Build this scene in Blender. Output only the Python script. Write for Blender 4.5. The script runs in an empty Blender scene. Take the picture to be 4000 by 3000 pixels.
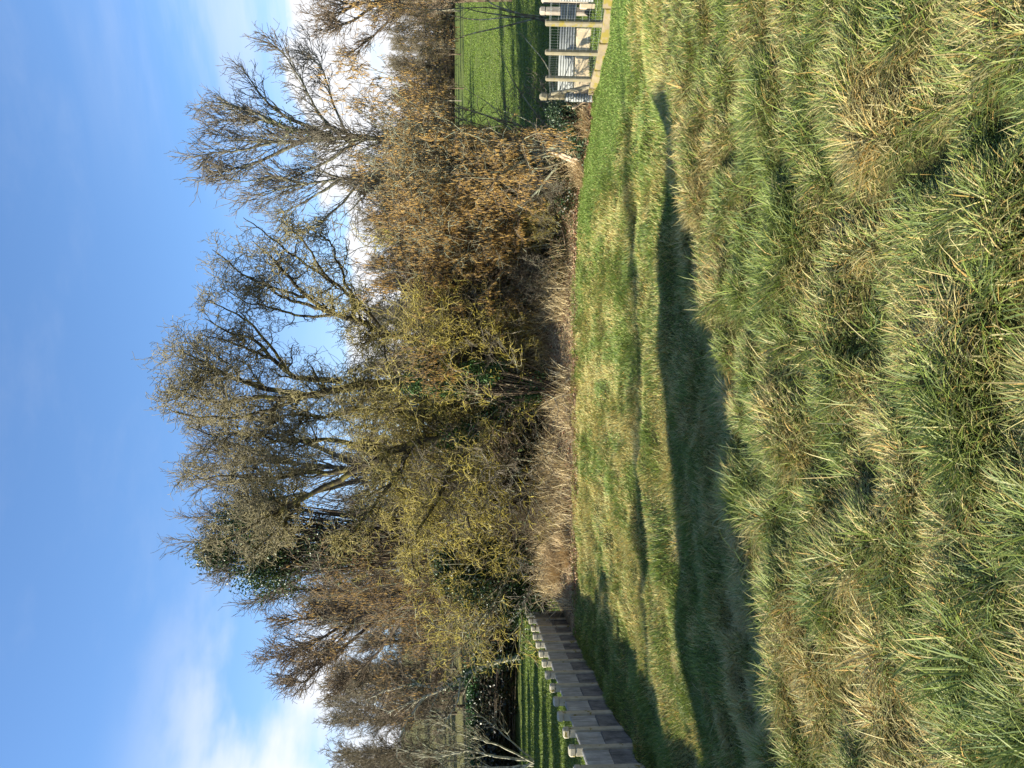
import bpy, math
import numpy as np
from mathutils import Vector, Matrix

# ------------------------------------------------------------------ camera, world, sun
S = bpy.context.scene
C = S.collection
CAM_Z, PITCH, FPX = 2.7, math.radians(2.96), 2900.0
cam_d = bpy.data.cameras.new("camera")
cam = bpy.data.objects.new("camera", cam_d)
C.objects.link(cam)
cam_d.sensor_fit = 'HORIZONTAL'
cam_d.sensor_width = 36.0
cam_d.lens = 36.0 * FPX / 4000.0
cam_d.clip_start, cam_d.clip_end = 0.05, 2000
fwd = Vector((0, math.cos(PITCH), -math.sin(PITCH)))
upv = Vector((0, math.sin(PITCH), math.cos(PITCH)))
rt = Vector((1, 0, 0))
# the phone was held sideways: picture-right is down, picture-up is the right hand side
M = Matrix.Identity(4)
for i in range(3):
    M[i][0], M[i][1], M[i][2] = (-upv)[i], rt[i], (-fwd)[i]
M.translation = Vector((0, 0, CAM_Z))
cam.matrix_world = M
S.camera = cam

SUN_EL, SUN_AZ_BACK = math.radians(28.5), math.radians(14)
sun_dir = Vector((-math.cos(SUN_AZ_BACK) * math.cos(SUN_EL), -math.sin(SUN_AZ_BACK) * math.cos(SUN_EL), math.sin(SUN_EL)))
sd = bpy.data.lights.new("sun", 'SUN')
sd.energy = 4.9
sd.angle = math.radians(0.55)
sd.color = (1.0, 0.94, 0.77)
sun = bpy.data.objects.new("sun", sd)
C.objects.link(sun)
sun.rotation_euler = sun_dir.to_track_quat('Z', 'Y').to_euler()

W = bpy.data.worlds.new("World")
S.world = W
W.use_nodes = True
nt = W.node_tree
nt.nodes.clear()
N = nt.nodes.new
L = nt.links.new
out = N('ShaderNodeOutputWorld')
bg = N('ShaderNodeBackground')
bg.inputs['Strength'].default_value = 0.052
L(bg.outputs[0], out.inputs[0])
sky = N('ShaderNodeTexSky')
sky.sky_type = 'NISHITA'
sky.sun_disc = False
sky.sun_elevation = SUN_EL
sky.sun_rotation = math.atan2(sun_dir.x, sun_dir.y)
sky.air_density = 1.0
sky.dust_density = 0.3
sky.ozone_density = 2.0
tint = N('ShaderNodeMix'); tint.data_type = 'RGBA'; tint.blend_type = 'MULTIPLY'
tint.inputs[0].default_value = 1.0
tint.inputs[7].default_value = (1.26, 1.58, 1.90, 1)
L(sky.outputs[0], tint.inputs[6])
tc = N('ShaderNodeTexCoord')
sep = N('ShaderNodeSeparateXYZ')
L(tc.outputs['Generated'], sep.inputs[0])


def wmath(op, a, b=None, c=None):
    n = N('ShaderNodeMath'); n.operation = op
    for i, v in enumerate((a, b, c)):
        if v is None: continue
        if isinstance(v, (int, float)): n.inputs[i].default_value = v
        else: L(v, n.inputs[i])
    return n.outputs[0]


def wramp(v, a, b, lo=0.0, hi=1.0):
    n = N('ShaderNodeMapRange'); n.interpolation_type = 'SMOOTHSTEP'
    L(v, n.inputs['Value'])
    n.inputs['From Min'].default_value, n.inputs['From Max'].default_value = a, b
    n.inputs['To Min'].default_value, n.inputs['To Max'].default_value = lo, hi
    return n.outputs['Result']


def wnoise(sx, sy, sz, scale, detail, rough=0.55, off=0.0):
    mp = N('ShaderNodeMapping')
    mp.inputs['Scale'].default_value = (sx, sy, sz)
    mp.inputs['Location'].default_value = (off, off * .7, off * .3)
    L(tc.outputs['Generated'], mp.inputs[0])
    n = N('ShaderNodeTexNoise')
    n.inputs['Scale'].default_value, n.inputs['Detail'].default_value = scale, detail
    n.inputs['Roughness'].default_value = rough
    L(mp.outputs[0], n.inputs['Vector'])
    return n.outputs['Fac']


sx_, sz_ = sep.outputs[0], sep.outputs[2]
# low white cumulus bank behind the trees
n1 = wnoise(1, 1, 2.0, 9, 6, .5, 3.1)
top = wmath('ADD', wmath('MULTIPLY', n1, 0.13), wmath('MULTIPLY', wramp(sx_, 0.0, 0.46), 0.055))
cum = wramp(wmath('SUBTRACT', top, wmath('SUBTRACT', sz_, 0.10)), -0.004, 0.02)
cum = wmath('MULTIPLY', cum, wramp(sx_, -0.02, 0.06))
n1b = wnoise(1, 1, 1.6, 14, 6, .6, 7.7)
cum = wmath('MULTIPLY', cum, wramp(n1b, 0.30, 0.50, 0.45, 1.0))
# soft cloud low on the left
n2 = wnoise(1, 1, 2.4, 4.5, 5, .5, 1.4)
wl = wmath('MULTIPLY', wramp(n2, 0.33, 0.58), wmath('MULTIPLY', wramp(sx_, -0.12, -0.38), wramp(sz_, 0.42, 0.24)))
# thin veil upper right and everywhere faintly
n3 = wnoise(0.6, 0.6, 4.0, 5.0, 5, .55, 9.2)
wr = wmath('MULTIPLY', wramp(n3, 0.36, 0.70), wmath('MULTIPLY', wramp(sx_, 0.16, 0.44), wramp(sz_, 0.5, 0.22)))
n4 = wnoise(0.8, 0.8, 2.2, 3.0, 6, .6, 5.2)
vl = wmath('MULTIPLY', wramp(n4, 0.50, 0.80), 0.12)
hz = wmath('MULTIPLY', wramp(sz_, 0.34, 0.06), 0.25)
cl = wmath('MAXIMUM', wmath('MULTIPLY', cum, 0.96), wmath('MAXIMUM', wmath('MULTIPLY', wl, 0.82), wmath('MULTIPLY', wr, 0.42)))
cl = wmath('MINIMUM', wmath('ADD', wmath('MAXIMUM', cl, vl), hz), 1.0)
mixc = N('ShaderNodeMix'); mixc.data_type = 'RGBA'
L(cl, mixc.inputs[0])
L(tint.outputs[2], mixc.inputs[6])
mixc.inputs[7].default_value = (7.7, 7.8, 8.1, 1)
L(mixc.outputs[2], bg.inputs[0])

S.view_settings.view_transform = 'Standard'
S.view_settings.look = 'None'
S.view_settings.exposure = 1.4
S.view_settings.gamma = 1.0
S.cycles.max_bounces = 6
S.cycles.diffuse_bounces = 3
S.cycles.transparent_max_bounces = 4


# ------------------------------------------------------------------ helpers
def PX(u, v, y):
    """upright photo pixel (u across 0..3000, v down 0..4000) at world distance y."""
    a, b = (u - 1500) / FPX, (2000 - v) / FPX
    d = np.array([a, math.cos(PITCH) + b * math.sin(PITCH), -math.sin(PITCH) + b * math.cos(PITCH)])
    d = d / d[1] * y
    return np.array([d[0], y, CAM_Z + d[2]])


def sstep(x, a, b):
    t = np.clip((np.asarray(x, float) - a) / (b - a), 0, 1)
    return t * t * (3 - 2 * t)


_g = np.random.default_rng(7).random((256, 256))


def vnoise(x, y, s, seed=0):
    x = np.asarray(x, float) / s + seed * 17.3 + 1000
    y = np.asarray(y, float) / s + seed * 9.1 + 1000
    xi, yi = np.floor(x).astype(int), np.floor(y).astype(int)
    fx, fy = x - xi, y - yi
    fx, fy = fx * fx * (3 - 2 * fx), fy * fy * (3 - 2 * fy)
    a, b = _g[xi % 256, yi % 256], _g[(xi + 1) % 256, yi % 256]
    c, d = _g[xi % 256, (yi + 1) % 256], _g[(xi + 1) % 256, (yi + 1) % 256]
    return (a * (1 - fx) + b * fx) * (1 - fy) + (c * (1 - fx) + d * fx) * fy


def wall_x(y):
    return -5.14 - 0.083 * np.asarray(y, float)


def crest_y(x):
    x = np.asarray(x, float)
    return np.clip(5.45 + .59 * x, 3.0, 7.55) + .35 * (vnoise(x, x * 0, .9, 3) - .5)


def mound(x, y):
    a = vnoise(x, y, .52, 9) * .5 + vnoise(x, y, .21, 10) * .5
    return np.clip((a - .22) * 1.7, 0, 1)


def hedge_edge(x):
    return 19.5 - 2.9 * sstep(x, 4.2, 7.0) + .55 * (vnoise(x, np.asarray(x) * 0, .6, 5) - .5)


def ground_h(x, y):
    x, y = np.asarray(x, float), np.asarray(y, float)
    near = 1.10 - .05 * np.clip(y, -5, 12)
    wd = 2.1 + sstep(x, 2.5, 6.5) * 5.0
    t = sstep((y - crest_y(x)) / wd, 0, 1)
    low = .20 * (1 - sstep(y, 8.5, 15)) * sstep(x - wall_x(y), 1.0, 3.0)
    rid = sstep(x, 3.6, 2.0) * sstep(x, -5.3, -3.8)
    yw = y - .12 * x + 1.1 * (vnoise(x, y * 0, 1.3, 27) - .5) + .5 * (vnoise(x, y * 0, .45, 28) - .5)
    low = low + .11 * np.exp(-((yw - 10.1) / .6) ** 2) * rid - .04 * np.exp(-((yw - 11.6) / .7) ** 2) * rid
    low = low + .13 * (vnoise(x, y, .8, 29) - .5) * sstep(y, 7, 8.5) * sstep(y, 12, 10)
    h = near * (1 - t) + low * t
    rough = (1 - sstep(y, 12, 20)) * .6 + .4
    h = h + (vnoise(x, y, .55, 1) - .5) * (.03 + .07 * rough) + (vnoise(x, y * .75, .34, 19) - .5) * .10 * sstep(y, 8, 11) * sstep(y, 21, 19) * sstep(9.6 - x - .34 * y, 0, .6) + (vnoise(x, y, .22, 2) - .5) * .05 * rough * (1 - sstep(y, 5, 9)) + (mound(x, y) - .5) * .12 * (1 - sstep(y, 6, 9))
    ys = np.maximum(y, 1.0)
    m = sstep(x / ys, -.22, .10)
    right = 4.7 * sstep(y, 17, 82) * 1.0 + 0.0
    left = 2.55 * sstep(y, 42.5, 47.5) + 11 * sstep(y, 48, 115)
    h = h + right * m + left * (1 - m)
    hb = sstep(y - hedge_edge(x), 0.0, 2.2) * sstep(x, 6.6, 5.8) * sstep(x - wall_x(y), .1, 1.2) * sstep(y, 40, 30)
    h = h + .62 * hb
    h = h + .02 * np.clip(y - 110, 0, 900)
    return h


def new_mesh(name, V, faces_list, mat, parent=None, col=None, smooth=True, link=True):
    """faces_list: list of int arrays (n,k)."""
    me = bpy.data.meshes.new(name)
    V = np.asarray(V, np.float32)
    faces_list = [np.asarray(f, np.int32) for f in faces_list if len(f)]
    nl = sum(f.size for f in faces_list)
    nf = sum(len(f) for f in faces_list)
    me.vertices.add(len(V))
    me.vertices.foreach_set("co", V.ravel())
    me.loops.add(nl)
    me.loops.foreach_set("vertex_index", np.concatenate([f.ravel() for f in faces_list]))
    me.polygons.add(nf)
    st, o = [], 0
    for f in faces_list:
        st.append(o + np.arange(len(f)) * f.shape[1]); o += f.size
    me.polygons.foreach_set("loop_start", np.concatenate(st).astype(np.int32))
    me.update(calc_edges=True)
    me.polygons.foreach_set("use_smooth", np.full(nf, smooth))
    if col is not None:
        at = me.attributes.new("tint", 'FLOAT_COLOR', 'POINT')
        c4 = np.ones((len(V), 4), np.float32); c4[:, :3] = col
        at.data.foreach_set("color", c4.ravel())
    if mat is not None: me.materials.append(mat)
    o = bpy.data.objects.new(name, me)
    if link: C.objects.link(o)
    if parent is not None: o.parent = parent
    return o


def tag(o, label=None, cat=None, group=None, kind=None):
    if label: o['label'] = label
    if cat: o['category'] = cat
    if group: o['group'] = group
    if kind: o['kind'] = kind
    return o


def thing(name, label, cat, loc=(0, 0, 0), rz=0.0, group=None):
    o = bpy.data.objects.new(name, None)
    o.empty_display_size = .2
    C.objects.link(o)
    o.location = loc
    o.rotation_euler = (0, 0, rz)
    return tag(o, label, cat, group)


def dup(root, loc, rz, sc=1.0, label=None):
    r = root.copy(); C.objects.link(r)
    r.location = loc; r.rotation_euler = (0, 0, rz)
    r.scale = (sc, sc, sc) if isinstance(sc, (int, float)) else sc
    if label: r['label'] = label
    for ch in list(root.children):
        c = ch.copy(); C.objects.link(c); c.parent = r
    return r


class Bag:
    """collects vertex / face arrays into one mesh"""
    def __init__(s): s.V, s.F3, s.F4, s.C, s.n = [], [], [], [], 0

    def add(s, V, F, col=None):
        V = np.asarray(V, float).reshape(-1, 3)
        for f in (F if isinstance(F, list) else [F]):
            f = np.asarray(f)
            (s.F3 if f.shape[-1] == 3 else s.F4).append(f.reshape(-1, f.shape[-1]) + s.n)
        s.V.append(V)
        if col is not None: s.C.append(np.broadcast_to(col, V.shape))
        s.n += len(V)

    def build(s, name, mat, parent=None, smooth=True, link=True, origin=None):
        if not s.V: return None
        V = np.concatenate(s.V)
        if origin is not None: V = V - np.asarray(origin)
        fl = []
        if s.F3: fl.append(np.concatenate(s.F3))
        if s.F4: fl.append(np.concatenate(s.F4))
        return new_mesh(name, V, fl, mat, parent, np.concatenate(s.C) if s.C else None, smooth, link)

    def box(s, c, size, rot=None, bev=0.0):
        c = np.asarray(c, float); hx, hy, hz_ = [q / 2 for q in size]
        b = min(bev, hx * .5, hy * .5, hz_ * .5)
        if b > 0:
            # chamfered vertical edges and a chamfered top
            ring = [(hx - b, -hy), (hx, -hy + b), (hx, hy - b), (hx - b, hy), (-hx + b, hy), (-hx, hy - b), (-hx, -hy + b), (-hx + b, -hy)]
            V = [(x, y, -hz_) for x, y in ring] + [(x, y, hz_ - b) for x, y in ring]
            V += [(x * (1 - b / hx), y * (1 - b / hy), hz_) for x, y in ring]
            V += [(0, 0, hz_), (0, 0, -hz_)]
            F4, F3 = [], []
            for k in range(8):
                j = (k + 1) % 8
                F4 += [(k, j, 8 + j, 8 + k), (8 + k, 8 + j, 16 + j, 16 + k)]
                F3 += [(16 + k, 16 + j, 24), (j, k, 25)]
            V = np.array(V); F = [np.array(F4), np.array(F3)]
        else:
            V = np.array([(x, y, z) for z in (-hz_, hz_) for x, y in ((-hx, -hy), (hx, -hy), (hx, hy), (-hx, hy))])
            F = [np.array([(3, 2, 1, 0), (4, 5, 6, 7), (0, 1, 5, 4), (1, 2, 6, 5), (2, 3, 7, 6), (3, 0, 4, 7)])]
        if rot is not None: V = V @ np.array(rot).T
        s.add(V + c, F)


def rotz(a):
    return np.array([[math.cos(a), -math.sin(a), 0], [math.sin(a), math.cos(a), 0], [0, 0, 1]])


def unit(v):
    return v / np.maximum(np.linalg.norm(v, axis=-1, keepdims=True), 1e-9)


def tubes(bag, P, R, K, rng):
    """P (N,M,3) centre lines, R (N,M) radii"""
    Nn, Mm, _ = P.shape
    if Nn == 0: return
    T = unit(np.gradient(P, axis=1))
    mean = unit(P[:, -1] - P[:, 0])
    a = rng.normal(size=(Nn, 3)); a -= (a * mean).sum(-1, keepdims=True) * mean; a = unit(a)
    n1 = unit(np.cross(T, a[:, None, :])); n2 = np.cross(T, n1)
    ang = np.arange(K) * 2 * math.pi / K
    V = P[:, :, None, :] + R[:, :, None, None] * (np.cos(ang)[None, None, :, None] * n1[:, :, None, :] + np.sin(ang)[None, None, :, None] * n2[:, :, None, :])
    base = (np.arange(Nn) * Mm * K)[:, None, None]
    i = np.arange(Mm - 1)[None, :, None] * K
    k = np.arange(K)[None, None, :]; k2 = (k + 1) % K
    F = np.stack([base + i + k, base + i + k2, base + i + K + k2, base + i + K + k], -1).reshape(-1, 4)
    bag.add(V.reshape(-1, 3), F)


def grow(rng, P0, D, Ln, nseg, wig, up):
    P = [P0]; d = unit(D); p = P0; st = (Ln / nseg)[:, None]
    for i in range(nseg):
        d = d + rng.normal(0, wig, d.shape); d[:, 2] += up
        d = unit(d); p = p + d * st; P.append(p)
    return np.stack(P, 1)


def spawn(rng, par, n, t0, t1, ang, asd, ratio, rf, rtip, nseg, wig, up, lt=.6, rmax=1.0, lmin=.12):
    P, Ln, R = par
    Nn, Mm, _ = P.shape
    nn = np.maximum(1, np.round(n * (Ln / Ln.mean()) ** .85 * rng.uniform(.7, 1.3, Nn))).astype(int)
    idx = np.repeat(np.arange(Nn), nn)
    t = t0 + (t1 - t0) * rng.random(len(idx)) ** .8
    f = t * (Mm - 1); i0 = np.minimum(f.astype(int), Mm - 2); fr = (f - i0)[:, None]
    p = P[idx, i0] * (1 - fr) + P[idx, i0 + 1] * fr
    T = unit(P[idx, i0 + 1] - P[idx, i0])
    r = R[idx, i0] * (1 - fr[:, 0]) + R[idx, i0 + 1] * fr[:, 0]
    a = rng.normal(size=p.shape); a -= (a * T).sum(-1, keepdims=True) * T; a = unit(a)
    th = np.radians(rng.normal(ang, asd, len(idx)))[:, None]
    D = np.cos(th) * T + np.sin(th) * a
    cl = np.maximum(Ln[idx] * ratio * (1 - lt * t) * rng.uniform(.6, 1.25, len(idx)), lmin)
    q = grow(rng, p, D, cl, nseg, wig, up)
    r0 = np.minimum(np.maximum(r * rf, rtip * 1.15), rmax)
    s = np.linspace(0, 1, nseg + 1)[None, :]
    return q, cl, r0[:, None] * (1 - s) + rtip * s * .9


def limb(pts, r0, r1, Mm=22, rng=None, jit=0.0):
    pts = np.array(pts, float)
    seg = np.concatenate([[0], np.cumsum(np.linalg.norm(np.diff(pts, axis=0), axis=1))])
    s = np.linspace(0, seg[-1], Mm)
    P = np.stack([np.interp(s, seg, pts[:, k]) for k in range(3)], 1)
    for _ in range(2):
        P[1:-1] = P[1:-1] * .5 + (P[2:] + P[:-2]) * .25
    if rng is not None and jit: P[1:] += rng.normal(0, jit, (Mm - 1, 3))
    t = np.linspace(0, 1, Mm)
    return P, seg[-1], r0 * (1 - t) ** .8 + r1 * (1 - (1 - t) ** .8)


def pack(ls):
    Mm = max(len(l[0]) for l in ls)
    def rs(l):
        t, u = np.linspace(0, 1, Mm), np.linspace(0, 1, len(l[0]))
        return np.stack([np.interp(t, u, l[0][:, k]) for k in range(3)], 1), l[1], np.interp(t, u, l[2])
    ls = [rs(l) for l in ls]
    return np.stack([l[0] for l in ls]), np.array([l[1] for l in ls]), np.stack([l[2] for l in ls])


def cat_lv(a, b):
    return np.concatenate([a[0], b[0]]), np.concatenate([a[1], b[1]]), np.concatenate([a[2], b[2]])


def catkins(bag, rng, lv, n, ln=.10, r=.0062, cols=((.60, .38, .125), (.68, .46, .17), (.44, .27, .09))):
    P = lv[0]
    i = rng.integers(0, len(P), n); j = rng.integers(1, P.shape[1], n)
    p = P[i, j] + rng.normal(0, .01, (n, 3))
    l_ = ln * rng.uniform(.6, 1.3, n)[:, None]
    d = unit(np.stack([rng.normal(0.03, .16, n), rng.normal(0, .16, n), -np.ones(n)], 1)) * l_
    rr = r * rng.uniform(.8, 1.25, n)[:, None]
    V = [p]
    for t in (.25, .8):
        for k in range(3):
            a = k * 2.094
            V.append(p + d * t + rr * np.array([math.cos(a), math.sin(a), 0]))
    V.append(p + d)
    V = np.stack(V, 1)
    F3 = np.array([(0, 1, 2), (0, 2, 3), (0, 3, 1), (7, 5, 4), (7, 6, 5), (7, 4, 6)])
    F4 = np.array([(1, 4, 5, 2), (2, 5, 6, 3), (3, 6, 4, 1)])
    b = (np.arange(n) * 8)[:, None, None]
    ci = np.array(cols)[rng.integers(0, len(cols), n)] * rng.uniform(.8, 1.2, (n, 1))
    bag.add(V.reshape(-1, 3), [(F3[None] + b).reshape(-1, 3), (F4[None] + b).reshape(-1, 4)], np.repeat(ci, 8, 0))


def leaves(bag, rng, p, size, cols, flat=0.0):
    """small folded leaf cards at points p"""
    n = len(p)
    a = unit(rng.normal(size=(n, 3)) * np.array([1, 1, 1 - flat]))
    b = rng.normal(size=(n, 3)) * np.array([1, 1, 1 - flat]); b = unit(b - (b * a).sum(-1, keepdims=True) * a)
    c = np.cross(a, b)
    s = size * rng.uniform(.6, 1.3, (n, 1))
    V = np.stack([p - a * s * .5, p + b * s * .42 + c * s * .12, p + a * s * .55, p - b * s * .42 + c * s * .12], 1)
    F = np.array([(0, 1, 2), (0, 2, 3)])
    ci = np.array(cols)[rng.integers(0, len(cols), n)] * rng.uniform(.7, 1.3, (n, 1))
    bag.add(V.reshape(-1, 3), (F[None] + (np.arange(n) * 4)[:, None, None]).reshape(-1, 3), np.repeat(ci, 4, 0))


def blades(bag, rng, p, ln, wd, az, tilt, col, curl=.6, hi=True, tip=None):
    """curved grass blades; p (n,3), arrays ln wd az tilt"""
    n = len(p)
    h = np.stack([np.cos(az), np.sin(az), np.zeros(n)], 1)
    fa = az + math.pi / 2 + rng.normal(0, .7, n)
    side = np.stack([np.cos(fa), np.sin(fa), np.zeros(n)], 1)
    ts = (0, .38, .72, 1.0) if hi else (0, .55, 1.0)
    V = []; q = p.copy(); pt = 0; th = tilt.copy()
    for k, t in enumerate(ts):
        if k:
            th = th + curl * (t - pt) * rng.uniform(.3, 1.6, n)
            q = q + (np.sin(th)[:, None] * h + np.cos(th)[:, None] * np.array([0, 0, 1])) * (ln * (t - pt))[:, None]
        pt = t
        if k == len(ts) - 1: V.append(q)
        else:
            w_ = (wd * (1, .95, .65)[k] if hi else wd * (1, .8)[k])[:, None] * .5
            V += [q - side * w_, q + side * w_]
    V = np.stack(V, 1); m = V.shape[1]
    F4 = np.array([(0, 1, 3, 2), (2, 3, 5, 4)] if hi else [(0, 1, 3, 2)])
    F3 = np.array([(4, 5, 6)] if hi else [(2, 3, 4)])
    b = (np.arange(n) * m)[:, None, None]
    if tip is None:
        cc = np.repeat(col, m, 0)
    else:
        wgt = np.linspace(0, 1, m)[None, :, None] ** 2
        cc = (col[:, None, :] * (1 - wgt) + tip[:, None, :] * wgt).reshape(-1, 3)
    bag.add(V.reshape(-1, 3), [(F4[None] + b).reshape(-1, 4), (F3[None] + b).reshape(-1, 3)], cc)


# ------------------------------------------------------------------ materials
def mat(name):
    m = bpy.data.materials.new(name); m.use_nodes = True
    return m, m.node_tree, m.node_tree.nodes['Principled BSDF']


def ramp(t, src, stops):
    r = t.nodes.new('ShaderNodeValToRGB')
    e = r.color_ramp.elements
    while len(e) < len(stops): e.new(.5)
    for q, (p, c) in zip(e, stops):
        q.position = p; q.color = (*c, 1)
    t.links.new(src, r.inputs[0])
    return r.outputs[0]


def noise(t, scale, detail=4, rough=.6, mapscale=None, coord='Object'):
    c = t.nodes.new('ShaderNodeTexCoord')
    n = t.nodes.new('ShaderNodeTexNoise')
    n.inputs['Scale'].default_value, n.inputs['Detail'].default_value, n.inputs['Roughness'].default_value = scale, detail, rough
    if mapscale:
        mp = t.nodes.new('ShaderNodeMapping'); mp.inputs['Scale'].default_value = mapscale
        t.links.new(c.outputs[coord], mp.inputs[0]); t.links.new(mp.outputs[0], n.inputs['Vector'])
    else:
        t.links.new(c.outputs[coord], n.inputs['Vector'])
    return n.outputs['Fac']


def bump(t, b, src, strength, dist=.02):
    bp = t.nodes.new('ShaderNodeBump')
    bp.inputs['Strength'].default_value, bp.inputs['Distance'].default_value = strength, dist
    t.links.new(src, bp.inputs['Height']); t.links.new(bp.outputs[0], b.inputs['Normal'])


def mix(t, fac, a, b, mode='MIX'):
    m = t.nodes.new('ShaderNodeMix'); m.data_type = 'RGBA'; m.blend_type = mode
    for i, v in ((0, fac), (6, a), (7, b)):
        if isinstance(v, (int, float)): m.inputs[i].default_value = v
        elif isinstance(v, tuple): m.inputs[i].default_value = (*v, 1)
        else: t.links.new(v, m.inputs[i])
    return m.outputs[2]


def bark(name, stops, scale=6, rough=.85):
    m, t, b = mat(name)
    f = noise(t, scale, 5, .7)
    t.links.new(ramp(t, f, stops), b.inputs['Base Color'])
    b.inputs['Roughness'].default_value = rough
    b.inputs['Specular IOR Level'].default_value = .25
    bump(t, b, noise(t, 40, 3), .5, .02)
    return m


def tinted(name, transl=.35, rough=.6, spec=.3):
    m, t, b = mat(name)
    a = t.nodes.new('ShaderNodeAttribute'); a.attribute_name = 'tint'
    t.links.new(a.outputs['Color'], b.inputs['Base Color'])
    b.inputs['Roughness'].default_value = rough
    b.inputs['Specular IOR Level'].default_value = spec
    if transl:
        tr = t.nodes.new('ShaderNodeBsdfTranslucent')
        t.links.new(a.outputs['Color'], tr.inputs[0])
        ms = t.nodes.new('ShaderNodeMixShader'); ms.inputs[0].default_value = transl
        o = t.nodes['Material Output']
        t.links.new(b.outputs[0], ms.inputs[1]); t.links.new(tr.outputs[0], ms.inputs[2]); t.links.new(ms.outputs[0], o.inputs[0])
    return m


M_blade = tinted('grass_blade', .30, .55, .35)
M_leaf = tinted('leaf', .15, .42, .45)
M_dry = tinted('dry_stem', .2, .8, .15)
M_catkin = tinted('catkin', .15, .8, .1)
M_willow = bark('willow_bark', [(.34, (.020, .016, .011)), (.50, (.055, .044, .025)), (.60, (.17, .145, .035)), (.72, (.24, .20, .10))], 3.5)
M_willow_twig = bark('willow_twig', [(.30, (.10, .072, .038)), (.45, (.20, .165, .075)), (.53, (.50, .41, .05)), (.66, (.34, .28, .17))], 2.2)
_t = M_willow_twig.node_tree; _b = _t.nodes['Principled BSDF']
_c = _t.nodes.new('ShaderNodeTexCoord'); _s = _t.nodes.new('ShaderNodeSeparateXYZ'); _m = _t.nodes.new('ShaderNodeMapRange')
_t.links.new(_c.outputs['Object'], _s.inputs[0]); _t.links.new(_s.outputs[2], _m.inputs[0])
_m.inputs[1].default_value, _m.inputs[2].default_value = 3.0, 8.0; _m.inputs[3].default_value, _m.inputs[4].default_value = .15, .85
_old = _b.inputs['Base Color'].links[0].from_socket
_t.links.new(mix(_t, _m.outputs[0], _old, (.21, .185, .125)), _b.inputs['Base Color'])
M_grey = bark('grey_bark', [(.32, (.03, .027, .02)), (.48, (.12, .11, .075)), (.62, (.24, .24, .16))], 4)
M_grey_twig = bark('grey_twig', [(.32, (.085, .068, .05)), (.5, (.16, .135, .10)), (.66, (.24, .22, .165))], 2)
M_brown = bark('brown_bark', [(.32, (.03, .022, .015)), (.5, (.10, .07, .045)), (.66, (.20, .17, .11))], 4)
M_brown_twig = bark('brown_twig', [(.32, (.075, .052, .035)), (.5, (.15, .108, .07)), (.66, (.25, .20, .135))], 2)
M_hazel = bark('hazel_bark', [(.32, (.05, .04, .025)), (.47, (.17, .14, .09)), (.58, (.26, .28, .19)), (.7, (.38, .40, .30))], 5)
M_pale = bark('pale_bark', [(.3, (.07, .06, .04)), (.46, (.32, .30, .21)), (.62, (.52, .50, .38))], 6)
M_far = bark('far_twig', [(.32, (.10, .078, .05)), (.5, (.155, .125, .08)), (.68, (.21, .185, .115))], .25)
M_farpale = bark('far_trunk', [(.36, (.06, .05, .035)), (.5, (.22, .20, .14)), (.66, (.42, .40, .32))], .8)


def rot_ground():
    m, t, b = mat('ground_turf')
    f = noise(t, .8, 8, .7); g = noise(t, 14, 4, .7)
    c1 = ramp(t, f, [(.3, (.030, .040, .014)), (.5, (.075, .085, .026)), (.7, (.14, .115, .045))])
    a = t.nodes.new('ShaderNodeAttribute'); a.attribute_name = 'tint'
    c2 = mix(t, 1.0, a.outputs['Color'], ramp(t, g, [(.25, (.55, .55, .55)), (.7, (1.25, 1.25, 1.2))]), 'MULTIPLY')
    c2 = mix(t, .5, c2, mix(t, 1.0, a.outputs['Color'], ramp(t, f, [(.3, (.75, .8, .75)), (.7, (1.2, 1.15, 1.2))]), 'MULTIPLY'))
    t.links.new(c2, b.inputs['Base Color'])
    b.inputs['Roughness'].default_value = .95
    b.inputs['Specular IOR Level'].default_value = .1
    bump(t, b, noise(t, 30, 5, .75), .9, .05)
    return m


M_ground = rot_ground()

# ------------------------------------------------------------------ ground
def axis(lo, hi, dense, step0):
    a = [0.0]
    while a[-1] < hi: a.append(a[-1] + max(step0, (a[-1] - dense) * .10))
    b = [0.0]
    while b[-1] > lo: b.append(b[-1] - max(step0, (-b[-1] - dense) * .10))
    return np.array(sorted(set(b[1:] + a)))


def mown_mask(x, y):
    return sstep(x + .34 * y + 1.2 * (vnoise(x, y, .8, 15) - .5), 8.9, 10.1) * sstep(y, 9.5, 11.5)


def hedge_edge(x):
    return 19.5 - 2.9 * sstep(x, 4.2, 7.0) + .15 * (vnoise(x, x * 0, .7, 5) - .5)


gx, gy = axis(-300, 300, 13, .16), axis(-25, 520, 24, .16)
GX, GY = np.meshgrid(gx, gy)
GZ = ground_h(GX, GY)
nx, ny = len(gx), len(gy)
V = np.stack([GX, GY, GZ], -1).reshape(-1, 3)
I = np.arange(nx * ny).reshape(ny, nx)
F = np.stack([I[:-1, :-1], I[:-1, 1:], I[1:, 1:], I[1:, :-1]], -1).reshape(-1, 4)
X, Y = GX.ravel(), GY.ravel()
col = np.full((len(X), 3), (.075, .080, .026))
rn = vnoise(X, Y, 1.3, 6)[:, None]
col = col * (1 - rn * .5) + np.array((.15, .12, .045)) * rn * .5
mm = mown_mask(X, Y)[:, None]
col = col * (1 - mm) + np.array((.10, .14, .03)) * mm
field = np.maximum((X < wall_x(Y) - .05) * 1.0, sstep(Y - hedge_edge(X), 2.5, 5.5))
field = np.maximum(field, ((X > 6.9) & (Y > 13)) * 1.0)[:, None]
fn = vnoise(X, Y, 3.0, 8)[:, None]
fn = fn * .6 + .4 * vnoise(X, Y, .7, 18)[:, None]
fcol = np.array((.088, .122, .034)) * (1 - .6 * fn) + np.array((.17, .19, .05)) * .6 * fn
col = col * (1 - field) + fcol * field
litter = (sstep(Y - hedge_edge(X), -.05, .1) * sstep(Y - hedge_edge(X), 5, 3.2) * (X > wall_x(Y)) * (X < 6.9))[:, None]
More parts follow.
